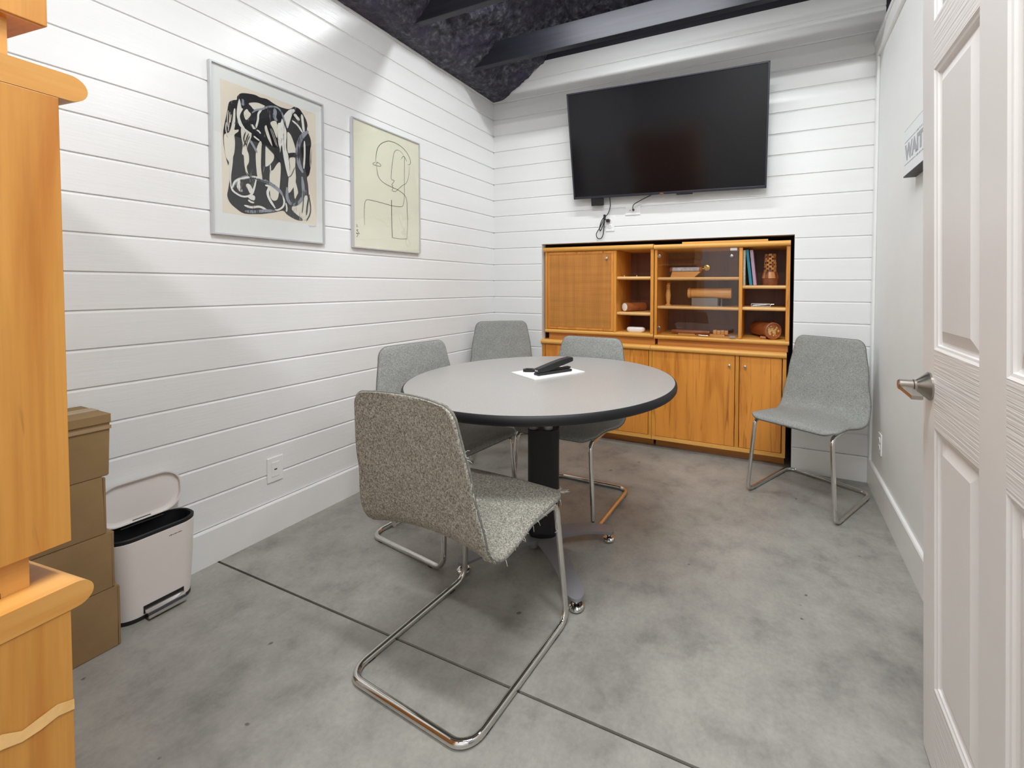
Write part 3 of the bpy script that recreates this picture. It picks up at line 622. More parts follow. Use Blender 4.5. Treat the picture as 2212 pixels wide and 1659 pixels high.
def ribbon(mb, pts, wd, x, mi, tip=True):
    P = catmull([(0, a/1000, b/1000) for a, b in pts], 7); n = len(P); L = []; R = []
    for i, p in enumerate(P):
        d = (P[min(i+1, n-1)]-P[max(i-1, 0)]).normalized(); s = Vector((0, -d.z, d.y)); t = i/(n-1)
        k = min(1, 0.45+4*min(t, 1-t)) if tip else 1
        L.append(p+s*wd/2000*k); R.append(p-s*wd/2000*k)
    vs = [(x, v.y, v.z) for v in L+R]; mb.add(vs, [(i, i+1, n+i+1, n+i) for i in range(n-1)], False, mi)
def picture(name, label, y0, y1, z0, z1, oy):
    t = thing(name, label, 'picture', (0, oy, z0)); a, b, h = y0-oy, y1-oy, z1-z0; e = 0.0065
    fr = MB().box(0.0012, 0.021, a, b, 0, e).box(0.0012, 0.021, a, b, h-e, h).box(0.0012, 0.021, a, a+e, e, h-e).box(0.0012, 0.021, b-e, b, e, h-e)
    fr.build('frame', ALU, t)
    MB().box(0.0185, 0.0192, a+e, b-e, e, h-e).build('glazing', PICGLASS, t)
    return t, a+e, b-e, h-e, e
t, a, b, h, e = picture('framed_print', 'framed print of tangled black and white brush strokes on the left wall', -1.984, -1.496, 1.387, 2.104, -1.74)
MB().box(0.006, 0.010, a, b, e, h).build('mat_board', MATBOARD, t)
MB().box(0.0098, 0.0104, -0.203, 0.208, 0.094, 0.657).build('print_ground', OFFWHITE, t)
mb = MB(); x = 0.0108
for m, wd, pts in ART:
    x += 0.00008
    if wd: ribbon(mb, pts, wd, x, INKS[m])
    else:
        c = closed_curve(pts); vs = [(x, v.x/1000, v.y/1000) for v in c]
        mb.add(vs, [tuple(f) for f in tessellate_polygon([[Vector((v.x, v.y, 0)) for v in c]])], False, INKS[m])
mb.build('brush_strokes', [INK, CHALK, CREAM, HAZE], t)
t, a, b, h, e = picture('framed_drawing', 'framed beige line drawing of a face in profile on the left wall', -1.332, -0.838, 1.384, 2.104, -1.085)
MB().box(0.006, 0.0135, a, b, e, h).build('drawing_paper', BEIGE, t)
mb = MB(); x = 0.0138
for i, pts in enumerate(LINE_ART):
    ribbon(mb, pts, (3.4, 3.0, 3.0, 2.4, 4.2, 2.6, 2.6, 2.4, 2.2, 2.2)[min(i, 9)], x, 0, i not in (3, 4)); x += 0.00006
mb.build('drawn_line', PENCIL, t)

# ------------------------------------------------------------------ sign on the right wall
sg = thing('sign', 'white block sign with grey WAIT lettering on the right wall, partly hidden by the door', 'sign', (XR, -0.797, 1.641))
SW, SH, SD = 0.46, 0.194, 0.044
MB().box(-SD, 0, -SW, 0, 0, SH, 0.001).build('block', SIGNB, sg)
MB().box(-SD-0.0012, -SD+0.004, -SW+0.004, -0.0036, 0.0036, SH-0.0036).build('face', SIGNW, sg)
for z in (0.139, 0.045):
    MB().box(-SD-0.0018, -SD-0.001, -0.17, -0.020, z, z+0.0022).build('rule_line', GREENISH, sg)
for y, l in ((0.180,0.006), (0.192,0.020), (0.220,0.012), (0.240,0.010), (0.258,0.012)):
    for z in (0.137, 0.043): MB().box(-SD-0.0018, -SD-0.001, -y-l, -y, z, z+0.006).build('small_print', GREENISH, sg)
fc = bpy.data.curves.new('wait_text', 'FONT'); fc.body = 'WAIT'; fc.size = 0.1; fc.extrude = 0.0004; fc.offset = 0.0055
fo = bpy.data.objects.new('wait_text', fc); COL.objects.link(fo)
me = bpy.data.meshes.new_from_object(fo); bpy.data.objects.remove(fo); bpy.data.curves.remove(fc)
xs_ = [v.co.x for v in me.vertices]; ys_ = [v.co.y for v in me.vertices]
for v in me.vertices:
    px = (v.co.x-min(xs_))/(max(xs_)-min(xs_)); py = (v.co.y-min(ys_))/(max(ys_)-min(ys_)); dz = v.co.z
    v.co = Vector((-SD-0.0016-dz, -0.024-0.246*px, 0.060+0.068*py))
me.materials.append(SIGNG); lo = bpy.data.objects.new('lettering', me); COL.objects.link(lo); lo.parent = sg

# ------------------------------------------------------------------ step bin and cartons by the left wall
bn = thing('pedal_bin', 'slim white pedal bin with raised lid beside the cartons by the left wall', 'bin', (0.088, -2.228, 0))
def loop(mb, rings, mi=0, smooth=True):
    n = len(rings[0]); vs = [p for r in rings for p in r]
    return mb.add(vs, [(j*n+i, j*n+(i+1) % n, (j+1)*n+(i+1) % n, (j+1)*n+i) for j in range(len(rings)-1) for i in range(n)], smooth, mi)
def rr(wx, wy, r, z): return [(p, q, z) for p, q in round_poly(wx, wy, r, 10)]
sh = MB(); loop(sh, [rr(0.128, 0.208, 0.052, 0.014), rr(0.134, 0.228, 0.056, 0.150), rr(0.138, 0.240, 0.058, 0.286), rr(0.134, 0.236, 0.056, 0.288), rr(0.128, 0.230, 0.054, 0.280)])
sh.build('shell', BIN_W, bn)
bs = MB(); loop(bs, [rr(0.122, 0.202, 0.05, 0.0), rr(0.130, 0.210, 0.053, 0.002), rr(0.130, 0.210, 0.053, 0.0145), rr(0.10, 0.18, 0.04, 0.0145)]); bs.build('base_ring', BLACK_P, bn)
ib = MB(); loop(ib, [rr(0.136, 0.238, 0.057, 0.284), rr(0.138, 0.240, 0.058, 0.298), rr(0.132, 0.234, 0.056, 0.302), rr(0.122, 0.222, 0.05, 0.300), rr(0.112, 0.206, 0.045, 0.06)]); ib.add(rr(0.112, 0.206, 0.045, 0.06), [tuple(range(44))]); ib.build('inner_bucket', BLACK_M, bn)
ld = MB(); lidw, lidh = 0.236, 0.150
def lr(wy, hz, r, x): return [(x, p, q) for p, q in round_poly(wy, hz, r, 10)]
loop(ld, [lr(lidw-0.03, lidh-0.03, 0.05, 0.004), lr(lidw-0.012, lidh-0.012, 0.056, 0.006), lr(lidw-0.008, lidh-0.008, 0.058, 0.016), lr(lidw, lidh, 0.060, 0.017), lr(lidw, lidh, 0.060, 0.010), lr(lidw-0.02, lidh-0.02, 0.052, -0.006)])
ld.add(lr(lidw-0.03, lidh-0.03, 0.05, 0.004), [tuple(range(44))]); ld.add(lr(lidw-0.02, lidh-0.02, 0.052, -0.006), [tuple(range(44))])
lo = ld.build('lid', BIN_W, bn); lo.location = (-0.062, -0.004, 0.386); lo.rotation_euler = (0, math.radians(-4), 0)
MB().box(-0.064, -0.044, -0.030, 0.026, 0.296, 0.318, 0.004).tube([(-0.040,-0.062,0.303), (-0.038,0.055,0.303)], 0.003, 8).build('hinge', BLACK_P, bn)
pd = MB(); sl = MB().box(0.055, 0.0662, -0.046, 0.066, 0.020, 0.046); sl.build('pedal_slot', BLACK_M, bn)
pd.extrude([(0.063,0.029),(0.063,0.035),(0.086,0.028),(0.097,0.020),(0.0985,0.010),(0.093,0.009),(0.084,0.0215)], -0.044, 0.062, lambda p, q, t: (p, t, q), True); pd.build('pedal', CHROME, bn)
mk = MB()
for k in range(9): mk.box(0.0675, 0.0692, 0.026+k*0.0042, 0.0288+k*0.0042, 0.2585, 0.2605+0.0012*(k % 3 == 1))
mk.build('print_mark', BLACK_P, bn)
def carton(label, x0, x1, y0, y1, z0, z1, flap=False, seed=0):
    t = thing('cardboard_box', label, 'box', ((x0+x1)/2, (y0+y1)/2, z0), 0, 'brown cartons stacked by the left wall'); wx, wy, h = (x1-x0)/2, (y1-y0)/2, z1-z0
    rnd = random.Random(seed); bm = bmesh.new(); bmesh.ops.create_cube(bm, size=1)
    for v in bm.verts: v.co = Vector((v.co.x*2*wx+rnd.uniform(-0.003, 0.002), v.co.y*2*wy+rnd.uniform(-0.004, 0.003), (v.co.z+0.5)*h))
    for v in bm.verts: v.co.z = 0.0 if v.co.z < h/2 else h
    bmesh.ops.bevel(bm, geom=list(bm.edges), offset=0.0025, segments=2, affect='EDGES')
    MB().bm(bm).build('carton', CARD, t)
    if flap:
        MB().box(-wx-0.001, wx+0.003, -wy-0.001, wy+0.003, h-0.026, h+0.003, 0.002).build('lid_flap', CARD, t)
        MB().box(-0.035, 0.022, -wy-0.002, wy+0.0035, h+0.0025, h+0.0038).box(-0.02, -0.014, -wy, wy, h+0.0035, h+0.0045).build('tape', TAPE, t)
        MB().box(wx-0.001, wx+0.0034, -wy, wy+0.003, h-0.045, h-0.034).build('tape', TAPE, t)
    else:
        MB().box(wx-0.012, wx+0.0012, wy-0.004, wy+0.0012, 0.004, h-0.004, 0.0005).build('corner_seam', CARD_EDGE, t)
    return t
carton('lowest brown cardboard carton of the stack, standing on the concrete floor', 0.012, 0.222, -2.715, -2.357, 0.0, 0.197, seed=1)
carton('second brown cardboard carton from the bottom of the stack', 0.018, 0.220, -2.705, -2.367, 0.1975, 0.379, seed=2)
carton('third brown cardboard carton from the bottom of the stack', 0.012, 0.219, -2.712, -2.382, 0.3795, 0.563, seed=3)
carton('topmost brown cardboard carton with a taped lid, on top of the stack', 0.016, 0.219, -2.700, -2.368, 0.5635, 0.759, True, seed=4)

# ------------------------------------------------------------------ teak wall units
def nosing(x0, x1, yb, yf, z0, z1):
    """board whose front edge (towards -y, at yf) is rounded; runs along x"""
    r = (z1-z0)/2; p = [(yb, z0), (yb, z1)]+[(yf+r-r*math.sin(math.radians(a)), z0+r+r*math.cos(math.radians(a))) for a in range(0, 181, 18)]
    return MB().extrude(p, x0, x1, lambda a, b, t: (t, a, b), True)
def knob(parent, x, y, z, r=0.0095, mat=None):
    return MB().lathe([(0.005, 0), (0.0045, 0.010), (r*0.7, 0.012), (r, 0.017), (r*0.92, 0.022), (r*0.5, 0.0245), (0.0005, 0.025)], origin=(x, y, z), axis=(0,-1,0), seg=18).build('knob', mat or SILVER, parent)
YB = 0.40
def lower_unit(label, x0, x1, nx0, nx1, d1, d2, gx=0):
    t = thing('base_cabinet', label, 'cabinet', (0,0,0), 0, 'teak base cabinets in the wall niche'); y = 0.006
    MB().box(x0, x0+0.022, y, YB, 0.066, 0.713, 0.001).build('side_panel', OAK_V, t)
    MB().box(x1-0.022, x1, y, YB, 0.066, 0.713, 0.001).build('side_panel', OAK_V, t)
    MB().box(d1[1]+0.003, d2[0]-0.003, y, YB, 0.094, 0.713, 0.001).build('divider', OAK_V, t)
    MB().box(x0, x1, y-0.001, YB, 0.066, 0.093, 0.002).build('bottom_rail', OAK_H, t)
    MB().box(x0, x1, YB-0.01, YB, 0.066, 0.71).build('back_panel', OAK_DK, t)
    MB().box(x0+0.012, x1-0.004, 0.088, YB, 0.0, 0.066).build('plinth', OAK_PL, t)
    nosing(nx0, nx1, YB, -0.016, 0.7135, 0.7495).build('top_board', OAK_H, t)
    for i, (a, b) in enumerate((d1, d2)):
        d = MB().box(a+0.001, b-0.001, y+0.001, y+0.020, 0.0960, 0.7110, 0.0012).build('door', OAK_DOOR, t)
        knob(d, (b-0.034) if i == 0 else (a+0.036), y+0.0008, 0.645)
    return t
lower_unit('left teak base cabinet under the cane-door unit, mostly behind the table', 0.462, 1.3635, 0.4575, 1.3545, (0.488, 1.040), (1.066, 1.338))
lower_unit('right teak base cabinet with two knobbed doors under the glass-door unit', 1.3655, 2.2505, 1.3565, 2.2505, (1.374, 1.9345), (1.9645, 2.2245))
def upper_unit(label, x0, x1, dv, z0, zt, shelves_l, shelves_r, door_z0):
    t = thing('display_cabinet', label, 'cabinet', (0,0,0), 0, 'teak upper units in the wall niche'); y = 0.010
    MB().box(x0, x0+0.019, y, YB, z0+0.028, zt-0.034, 0.001).build('side_panel', OAK_V, t)
    MB().box(x1-0.023, x1, y, YB, z0+0.028, zt-0.034, 0.001).build('side_panel', OAK_V, t)
    MB().box(dv[0], dv[1], y, YB-0.02, z0+0.030, zt-0.036, 0.001).build('divider', OAK_V, t)
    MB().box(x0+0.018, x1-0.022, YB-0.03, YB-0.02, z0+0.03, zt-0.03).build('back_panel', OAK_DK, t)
    nosing(x0, x1, YB, y-0.004, z0, z0+0.030).build('bottom_board', OAK_H, t)
    nosing(x0-0.007 if x0 < 1 else x0-0.003, x1, YB, y-0.022, zt-0.034, zt).build('top_board', OAK_H, t)
    MB().box(x0+0.018, x1+0.005 if x0 < 1 else x1-0.006, 0.042, YB, 0.7497, z0+0.002, 0.001).build('plinth', OAK_PL, t)
    for z in shelves_l: nosing(x0+0.0195 if z else 0, dv[0]-0.0005, YB-0.032, 0.026, z-0.021, z).build('shelf', OAK_SH, t)
    for z in shelves_r: nosing(dv[1]+0.0005, x1-0.0235, YB-0.032, 0.026, z-0.023, z).build('shelf', OAK_SH, t)
    return t
ul = upper_unit('left teak upper unit with a woven cane door and open shelves', 0.485, 1.371, (1.0645, 1.0865), 0.803, 1.478, (), (1.247, 0.982), 0)
dr = MB().box(0.5065, 1.0625, 0.012, 0.030, 0.8360, 1.4415, 0.0015).build('door', OAK_DOOR, ul)
MB().box(0.524, 1.045, 0.0105, 0.014, 0.855, 1.424, 0.001).build('cane_panel', CANE, dr)
knob(dr, 1.013, 0.011, 1.384, 0.011)
ur = upper_unit('right teak upper unit with a smoked glass door and open right side', 1.378, 2.264, (1.9530, 1.9750), 0.797, 1.472, (1.2405, 1.0340), (1.184, 1.0395), 0)
gd = MB().box(1.3985, 1.9505, 0.0055, 0.0105, 0.8300, 1.4365).build('glass_door', GLASS, ur)
for z in (1.389, 0.877): MB().lathe([(0.0125, 0), (0.0125, 0.004), (0.010, 0.0055)], origin=(1.413, 0.005, z), axis=(0,-1,0), seg=20).build('hinge_disc', NICKEL, gd)
knob(gd, 1.908, 0.0052, 1.379, 0.0115)
note(MB().box(1.896, 1.940, 0.0025, 0.0052, 1.416, 1.433, 0.001).build('bumper', TAB, gd), 'white bumper tab')
note(MB().box(1.896, 1.936, 0.0025, 0.0052, 0.8305, 0.843, 0.001).build('bumper', TABG, gd), 'grey bumper tab')
tag(MB().box(1.574, 2.130, 0.006, 0.20, 1.4725, 1.485, 0.001).build('loose_board', OAK_H), 'loose teak board lying on top of the glass-door unit', 'board')

# things on the shelves
k1 = thing('kaleidoscope', 'marbled kaleidoscope with a brass wheel on a wooden stand, top glass-door shelf', 'kaleidoscope', (1.577, 0.14, 1.2405))
MB().extrude([(-0.110,0),(0.062,0),(0.108,0.041),(-0.096,0.041)], -0.02, 0.02, lambda p, q, t: (p, t, q)).build('stand', TURNED, k1)
MB().lathe([(0.0165, -0.098), (0.0165, 0.098)], origin=(0,0,0.066-0.008), axis=(1,0,0), seg=24).build('barrel', MARBLE, k1)
MB().lathe([(0.0165,-0.114),(0.0185,-0.112),(0.0185,-0.098),(0.0165,-0.096)], origin=(0,0,0.058), axis=(1,0,0), seg=24).lathe([(0.0165,0.096),(0.0185,0.098),(0.0185,0.112),(0.012,0.116)], origin=(0,0,0.058), axis=(1,0,0), seg=24).build('collar', REDWOOD, k1)
MB().lathe([(0.004,-0.008),(0.004,0.04)], origin=(0.110,0,0.062), axis=(1,0,0), seg=10).lathe([(0.006,-0.006),(0.020,-0.005),(0.021,0),(0.020,0.005),(0.012,0.006),(0.006,0.010)], origin=(0.150,-0.012,0.068), axis=(0,-1,0), seg=28).build('wheel', BRASS, k1)
vs_ = thing('turned_handle', 'upright turned wooden piece with a brass crown on the middle glass-door shelf', 'ornament', (1.449, 0.14, 1.034))
MB().lathe([(0.021,0),(0.021,0.006),(0.012,0.014),(0.015,0.04),(0.019,0.075),(0.015,0.105),(0.014,0.13),(0.016,0.155)], seg=24).build('shaft', TURNED, vs_)
MB().lathe([(0.016,0.155),(0.021,0.160),(0.020,0.166),(0.013,0.170),(0.020,0.175),(0.015,0.180),(0.004,0.181)], seg=24).build('crown', BRASS, vs_)
k2 = thing('kaleidoscope', 'large pale wooden kaleidoscope on a clear stand, middle glass-door shelf', 'kaleidoscope', (1.742, 0.15, 1.034))
MB().lathe([(0.030,-0.150),(0.036,-0.146),(0.036,-0.130),(0.030,-0.126)], origin=(0,0,0.094), axis=(1,0,0.0), seg=32).build('end_cap', TURNED, k2)
MB().lathe([(0.031,-0.126),(0.034,-0.122),(0.037,0.150),(0.034,0.154),(0.030,0.1545)], origin=(0,0,0.0935), axis=(1,0,0), seg=32).build('barrel', TURNED, k2)
MB().box(-0.118, 0.062, -0.030, -0.026, 0, 0.060).box(-0.118, 0.062, 0.026, 0.030, 0, 0.060).box(-0.118, 0.062, -0.03, 0.03, 0, 0.003).box(0.086, 0.090, -0.03, 0.03, 0, 0.058).box(-0.118, 0.098, -0.031, -0.029, 0, 0.004).build('stand', FROST, k2)
rd = thing('wooden_rod', 'long turned wooden rod on a low stand, bottom glass-door shelf', 'ornament', (1.615, 0.13, 0.8272))
MB().box(-0.085, 0.035, -0.015, 0.015, 0, 0.007, 0.001).build('stand', TURNED, rd)
MB().lathe([(0.004,-0.140),(0.010,-0.137),(0.013,-0.125),(0.0135,0.08),(0.0125,0.085),(0.0135,0.09),(0.0125,0.097),(0.0135,0.102),(0.012,0.135),(0.008,0.137)], origin=(0,0,0.0195), axis=(1,0,0), seg=20).build('rod', REDWOOD, rd)
tr = thing('block_toy', 'small wooden block toy on a base, bottom glass-door shelf', 'ornament', (1.815, 0.13, 0.8272))
MB().box(-0.058, 0.040, -0.02, 0.02, 0, 0.011, 0.001).build('base', TURNED, tr)
for k in range(4): MB().box(-0.038+k*0.0255, -0.0135+k*0.0255, -0.015, 0.015, 0.0112, 0.0405-0.002*(k % 2), 0.003).build('block', TURNED, tr)
sc_ = thing('metal_scoop', 'tiny silver scoop lying at the front of the bottom glass-door shelf', 'ornament', (1.675, 0.075, 0.8272))
MB().lathe([(0.001,0),(0.007,0.003),(0.009,0.009),(0.008,0.010)], seg=16).tube([(0.006,0,0.006),(0.04,0.004,0.003),(0.07,0.006,0.003)], 0.0022, 8).build('scoop', SILVER, sc_)
def book(label, x, ang, w_, h, dpt, mat):
    t = thing('book', label, 'book', (x, 0.115, 1.184), 0, 'books in the open top right compartment'); t.rotation_euler = (0, math.radians(ang), 0)
    MB().box(0, w_, -0.07, dpt-0.07, 0.0, h, 0.0015).build('cover', mat, t)
    MB().box(0.002, w_-0.002, -0.066, dpt-0.072, h-0.001, h+0.0004).build('pages', PAPER, t)
book('thin cream patterned book standing at the far left of the open compartment', 1.9762, 0.0, 0.015, 0.236, 0.17, CREAMB)
book('teal book leaning left between the cream and lilac books', 2.0180, -6.6, 0.019, 0.238, 0.17, TEAL)
book('lilac book leaning left against the teal book', 2.0425, -6.2, 0.020, 0.236, 0.17, LILAC)
va = thing('vase', 'wooden vase with an open basketwork neck in the top right compartment', 'vase', (2.144, 0.13, 1.1842))
MB().lathe([(0.0005,0),(0.043,0),(0.046,0.004),(0.0535,0.046),(0.050,0.047)], seg=36).build('foot', VASE_D, va)
sv = MB(); N = 14
for k in range(N):
    a0, a1 = 2*PI*k/N+0.015, 2*PI*(k+1)/N-0.015
    vs = [(r*math.cos(a), r*math.sin(a), z) for r, z in ((0.0525,0.0475),(0.050,0.062),(0.0425,0.090)) for a in (a0, (a0+a1)/2, a1)]
    sv.add(vs, [(0,1,4,3),(1,2,5,4),(3,4,7,6),(4,5,8,7)], False, 0 if k % 3 else 1)
sv.lathe([(0.0505,0.0475),(0.048,0.062),(0.0405,0.092),(0.0405,0.090)], seg=28, mi=1); sv.build('shoulder', [VASE_L, VASE_D], va)
lt = MB(); rows = 9
for r_i in range(rows):
    z0 = 0.092+r_i*0.0132; z1 = z0+0.0128; ra = 0.0405-0.0045*min(1, r_i/6)
    for k in range(14):
        if (k+r_i) % 2: continue
        a0 = 2*PI*k/14-0.06; a1 = 2*PI*(k+1)/14+0.06
        vs = [(q*math.cos(a), q*math.sin(a), z) for z in (z0, z1) for q in (ra, ra-0.006) for a in (a0, (a0+a1)/2, a1)]
        lt.add(vs, [(0,1,7,6),(1,2,8,7),(3,9,10,4),(4,10,11,5),(6,7,10,9),(7,8,11,10),(0,3,4,1),(1,4,5,2),(0,6,9,3),(2,5,11,8)], False, 1 if (k*7+r_i) % 5 == 0 else 0)
lt.build('lattice_neck', [VASE_L, VASE_D], va)
bx = thing('clear_box', 'small clear plastic box with a silver pen in the middle right compartment', 'box', (2.088, 0.12, 1.0397))
MB().box(-0.060, 0.062, -0.02, 0.02, 0, 0.022, 0.001).build('case', CLEAR, bx)
MB().box(-0.061, 0.063, -0.0205, -0.0190, 0.019, 0.0225).box(-0.061, 0.063, -0.0205, -0.019, 0, 0.003).box(-0.061, -0.058, -0.0205, -0.019, 0, 0.0225).box(0.060, 0.063, -0.0205, -0.019, 0, 0.0225).build('rim', PAPER, bx)
MB().tube([(-0.05,-0.01,0.008),(0.084,-0.012,0.018)], 0.004, 10).build('pen', SILVER, bx)
lg = thing('wooden_barrel', 'turned red wooden barrel with dried flowers in its open end, bottom right compartment', 'ornament', (2.172, 0.045, 0.8272+0.0565))
ax = Vector((-0.42, 0.90, 0.0)).normalized(); fx = Vector((0.28, -0.96, 0)).normalized()
ax = Vector((-0.46, 0.888, 0.0)).normalized()
MB().lathe([(0.046,0.010),(0.050,0.0),(0.0555,0.003),(0.0560,0.018),(0.051,0.024),(0.049,0.05),(0.047,0.25),(0.04,0.255)], axis=ax, seg=36).build('barrel', REDWOOD, lg)
MB().lathe([(0.0465,0.011),(0.0005,0.0112)], axis=ax, seg=28, caps=False).build('end_disc', BLACK_M, lg)
fl_ = MB(); rnd = random.Random(11); sx = ax.cross(Vector((0,0,1))).normalized()
for k in range(22):
    r = 0.038*math.sqrt(rnd.random()); a = rnd.uniform(0, 2*PI); c = ax*0.0100+sx*(r*math.cos(a))+Vector((0,0,r*math.sin(a))); q = rnd.uniform(0.004, 0.010); n_ = 7
    fl_.add([c-ax*0.002]+[c+sx*(q*math.cos(2*PI*i/n_))*(0.8+0.4*(i % 2))+Vector((0,0,q*math.sin(2*PI*i/n_))) for i in range(n_)], [(0, 1+i, 1+(i+1) % n_) for i in range(n_)])
fl_.build('dried_flower', FLOWER, lg)
MB().box(-0.085, -0.045, 0.01, 0.10, -0.0562, -0.040, 0.004).build('cradle', REDWOOD, lg)
k3 = thing('kaleidoscope', 'red wooden tube with a white end lying on the lower open shelf', 'kaleidoscope', (1.128, 0.085, 0.9822+0.0350))
ax = Vector((0.50, 0.866, 0)).normalized()
MB().lathe([(0.030,0.0),(0.0335,0.002),(0.0345,0.006),(0.0345,0.012)], axis=ax, seg=32, caps=False).lathe([(0.0335,0.004),(0.034,0.012),(0.0335,0.20),(0.028,0.204)], axis=ax, seg=32).build('barrel', REDWOOD, k3)
MB().lathe([(0.0315,0.001),(0.024,-0.0012),(0.0005,-0.002)], axis=ax, seg=28, caps=False).build('end_lens', PAPER, k3)
wc = thing('case', 'white rounded case lying at the bottom of the open shelves', 'case', (1.222, 0.075, 0.8332))
wm_ = MB(); rings = []
for z, k in ((0,0.80),(0.004,0.92),(0.012,1.0),(0.026,1.0),(0.033,0.94),(0.037,0.80)): rings.append([(p*k, q*k, z) for p, q in round_poly(0.136, 0.056, 0.022, 8)])
loop(wm_, rings); wm_.add(rings[-1], [tuple(range(36))]); wm_.add(rings[0], [tuple(range(36))]); wm_.build('shell', BIN_W, wc)
for lab, x in (('tiny white pin on the left of the upper open shelf', 1.113), ('tiny white pin on the right of the upper open shelf', 1.212)):
    tag(MB().lathe([(0.005,0),(0.0045,0.003),(0.002,0.005),(0.0035,0.010),(0.0035,0.012)], origin=(x, 0.12, 1.2472), seg=12).build('pin', PAPER), lab, 'pin', 'pins on the upper open shelf')

# ------------------------------------------------------------------ the near stack of units, at the left edge
def nose_fwd(x0, x1, yb, yf, z0, z1):
    r = (z1-z0)/2; p = [(yb, z0), (yb, z1)]+[(yf-r+r*math.sin(math.radians(a)), z0+r+r*math.cos(math.radians(a))) for a in range(0, 181, 15)]
    return MB().extrude(p, x0, x1, lambda a, b, t: (t, a, b), True)
RZ = math.radians(6)
nl = thing('base_cabinet', 'near teak base cabinet at the left edge, with a torn veneer strip', 'cabinet', (1.262, -2.763, 0), RZ)
MB().box(-0.90, 0, -0.40, -0.001, 0.066, 0.7135, 0.001).build('carcass', OAK_NEAR, nl)
MB().box(-0.88, -0.012, -0.39, -0.05, 0, 0.066).build('plinth', OAK_PL, nl)
nose_fwd(-0.90, 0.001, -0.41, 0.022, 0.7140, 0.7500).build('top_board', OAK_Y, nl)
for a, b in ((-0.885, -0.31), (-0.29, -0.015)):
    d = MB().box(a, b, -0.020, 0.0002, 0.095, 0.710).build('door', OAK_DOOR, nl); MB().lathe([(0.005,0),(0.0045,0.010),(0.0095,0.017),(0.005,0.0245)], origin=(b-0.035 if a < -0.5 else a+0.035, 0.0, 0.645), axis=(0,1,0), seg=16).build('knob', SILVER, d)
sc2 = MB(); rnd = random.Random(5); up = []; dn = []
for i in range(25):
    s = -i*0.016; z = 0.578-0.135*s*0.9+0.004*math.sin(i*1.7); up.append((0.0012, s-0.001, z+0.006+rnd.uniform(-0.002, 0.002)+0.0012*i*0.4)); dn.append((0.0012, s-0.001, z-0.006-rnd.uniform(0, 0.003)-0.0012*i*0.5))
sc2.add(up+dn, [(i, i+1, 25+i+1, 25+i) for i in range(24)]); note(sc2.build('torn_veneer', OAK_SH, nl), 'pale torn strip of veneer')
nm = thing('display_cabinet', 'near teak upper unit standing on the near base cabinet', 'cabinet', (1.226, -2.751, 0), RZ)
MB().box(-0.88, 0, -0.38, 0, 0.797, 1.4405, 0.001).build('carcass', OAK_NEAR, nm)
MB().box(-0.86, -0.014, -0.37, -0.036, 0.7502, 0.797).build('plinth', OAK_Y, nm)
MB().box(-0.016, -0.0132, -0.115, -0.062, 0.7503, 0.7580).build('cable_notch', BLACK_M, nm)
nose_fwd(-0.885, 0.0, -0.385, 0.030, 1.4410, 1.4780).build('top_board', OAK_Y, nm)
nt_ = thing('display_cabinet', 'topmost near teak unit, its underside seen at the upper left corner', 'cabinet', (1.200, -2.752, 0), RZ)
MB().box(-0.88, 0, -0.38, 0, 1.545, 1.95, 0.001).build('carcass', OAK_NEAR, nt_)
MB().box(-0.875, -0.002, -0.375, -0.004, 1.5425, 1.5455).build('underside', OAK_PL, nt_)
MB().box(-0.86, -0.016, -0.37, -0.032, 1.4782, 1.5425).build('plinth', OAK_Y, nt_)

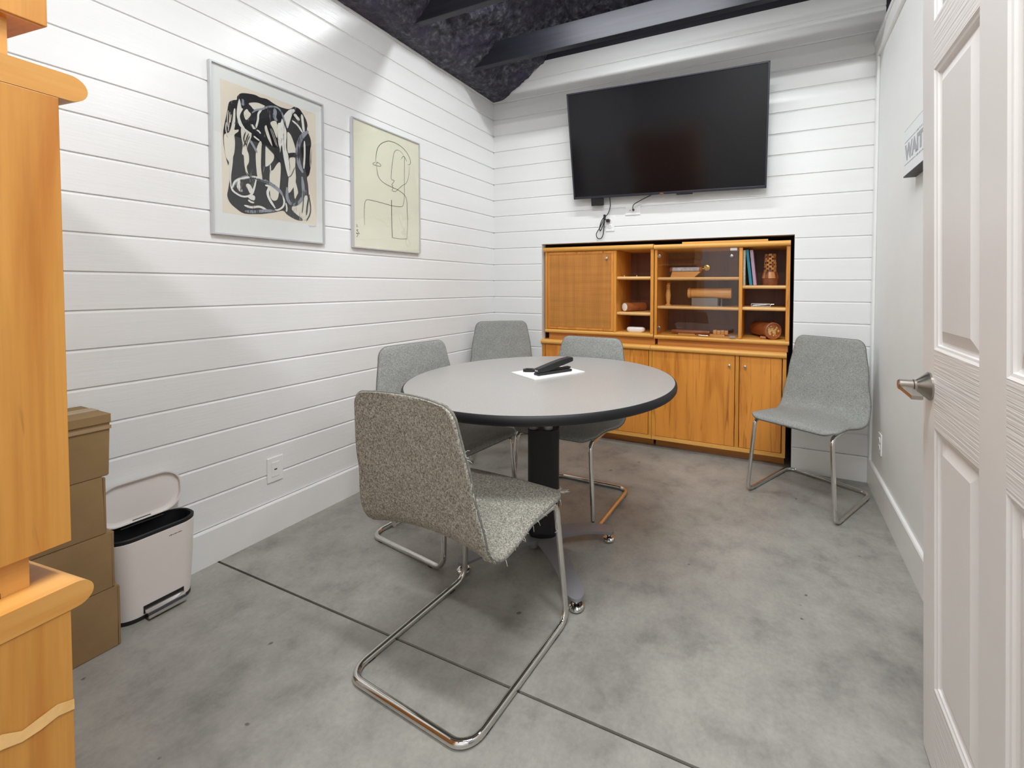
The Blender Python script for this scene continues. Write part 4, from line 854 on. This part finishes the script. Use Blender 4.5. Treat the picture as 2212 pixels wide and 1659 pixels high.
# ------------------------------------------------------------------ open door on the right, with its lever
dr = bpy.data.objects.new('door_1', None); COL.objects.link(dr); dr['kind'] = 'structure'
dr.location = (2.540, -1.705, 0.006); dr.rotation_euler = (math.radians(1.2), 0, math.radians(-90.4))     # local x runs from the free edge to the hinge, local -y faces the room
DWD, DHT, DT = 0.80, 2.03, 0.035
cols = [(0.083, 0.330), (0.432, 0.700)]; rws = [(0.215, 0.838), (1.024, 1.672), (1.782, 1.93)]
st = MB()
for a, b in ((0, cols[0][0]), (cols[0][1], cols[1][0]), (cols[1][1], DWD)): st.add([(a,0,0),(b,0,0),(b,0,DHT),(a,0,DHT)], [(0,1,2,3)])
st.box(0, DWD, 0.012, DT, 0, DHT)
for q in ([(0,0,0),(0,0,DHT),(0,0.02,DHT),(0,0.02,0)], [(DWD,0,0),(DWD,0,DHT),(DWD,0.02,DHT),(DWD,0.02,0)], [(0,0,0),(DWD,0,0),(DWD,0.02,0),(0,0.02,0)], [(0,0,DHT),(DWD,0,DHT),(DWD,0.02,DHT),(0,0.02,DHT)]): st.add(q, [(0,1,2,3)])
st.build('stile', DOORW, dr)
rl = MB()
for z0, z1 in ((0, rws[0][0]), (rws[0][1], rws[1][0]), (rws[1][1], rws[2][0]), (rws[2][1], DHT)):
    for a, b in cols: rl.add([(a,0,z0),(b,0,z0),(b,0,z1),(a,0,z1)], [(0,1,2,3)])
rl.build('rail', DOORG, dr)
for x0, x1 in cols:
    for z0, z1 in rws:
        pn = MB(); rings = []
        for i, d in ((0,0),(0.005,0.003),(0.010,0.0042),(0.012,0.0085),(0.017,0.0105),(0.020,0.0108),(0.044,0.0030),(0.0465,0.0022)):
            rings.append([(x0+i, d, z0+i), (x1-i, d, z0+i), (x1-i, d, z1-i), (x0+i, d, z1-i)])
        loop(pn, rings, 0, False); pn.add(rings[-1], [(0,1,2,3)]); pn.build('panel', DOORW, dr)
hd = MB(); hx, hz = 0.053, 0.931
hd.lathe([(0.0335,0),(0.0335,0.004),(0.031,0.006),(0.0155,0.026),(0.0140,0.028),(0.0140,0.033)], origin=(hx,0,hz), axis=(0,-1,0), seg=32)
ho = hd.build('door_handle', NICKEL, dr)
MB().lathe([(0.0135,0.034),(0.0125,0.0345),(0.0125,0.062),(0.0105,0.0645)], origin=(hx,0,hz), axis=(0,-1,0), seg=24).build('spindle', NICKEL, ho)
MB().box(hx-0.006, hx+0.112, -0.0635, -0.041, hz-0.0110, hz-0.0005, 0.0015).build('lever', NICKEL, ho)
for z in (0.2, 1.0, 1.82): MB().lathe([(0.006,0),(0.006,0.09)], origin=(DWD+0.004, 0.03, z), seg=12).build('hinge', NICKEL, dr)
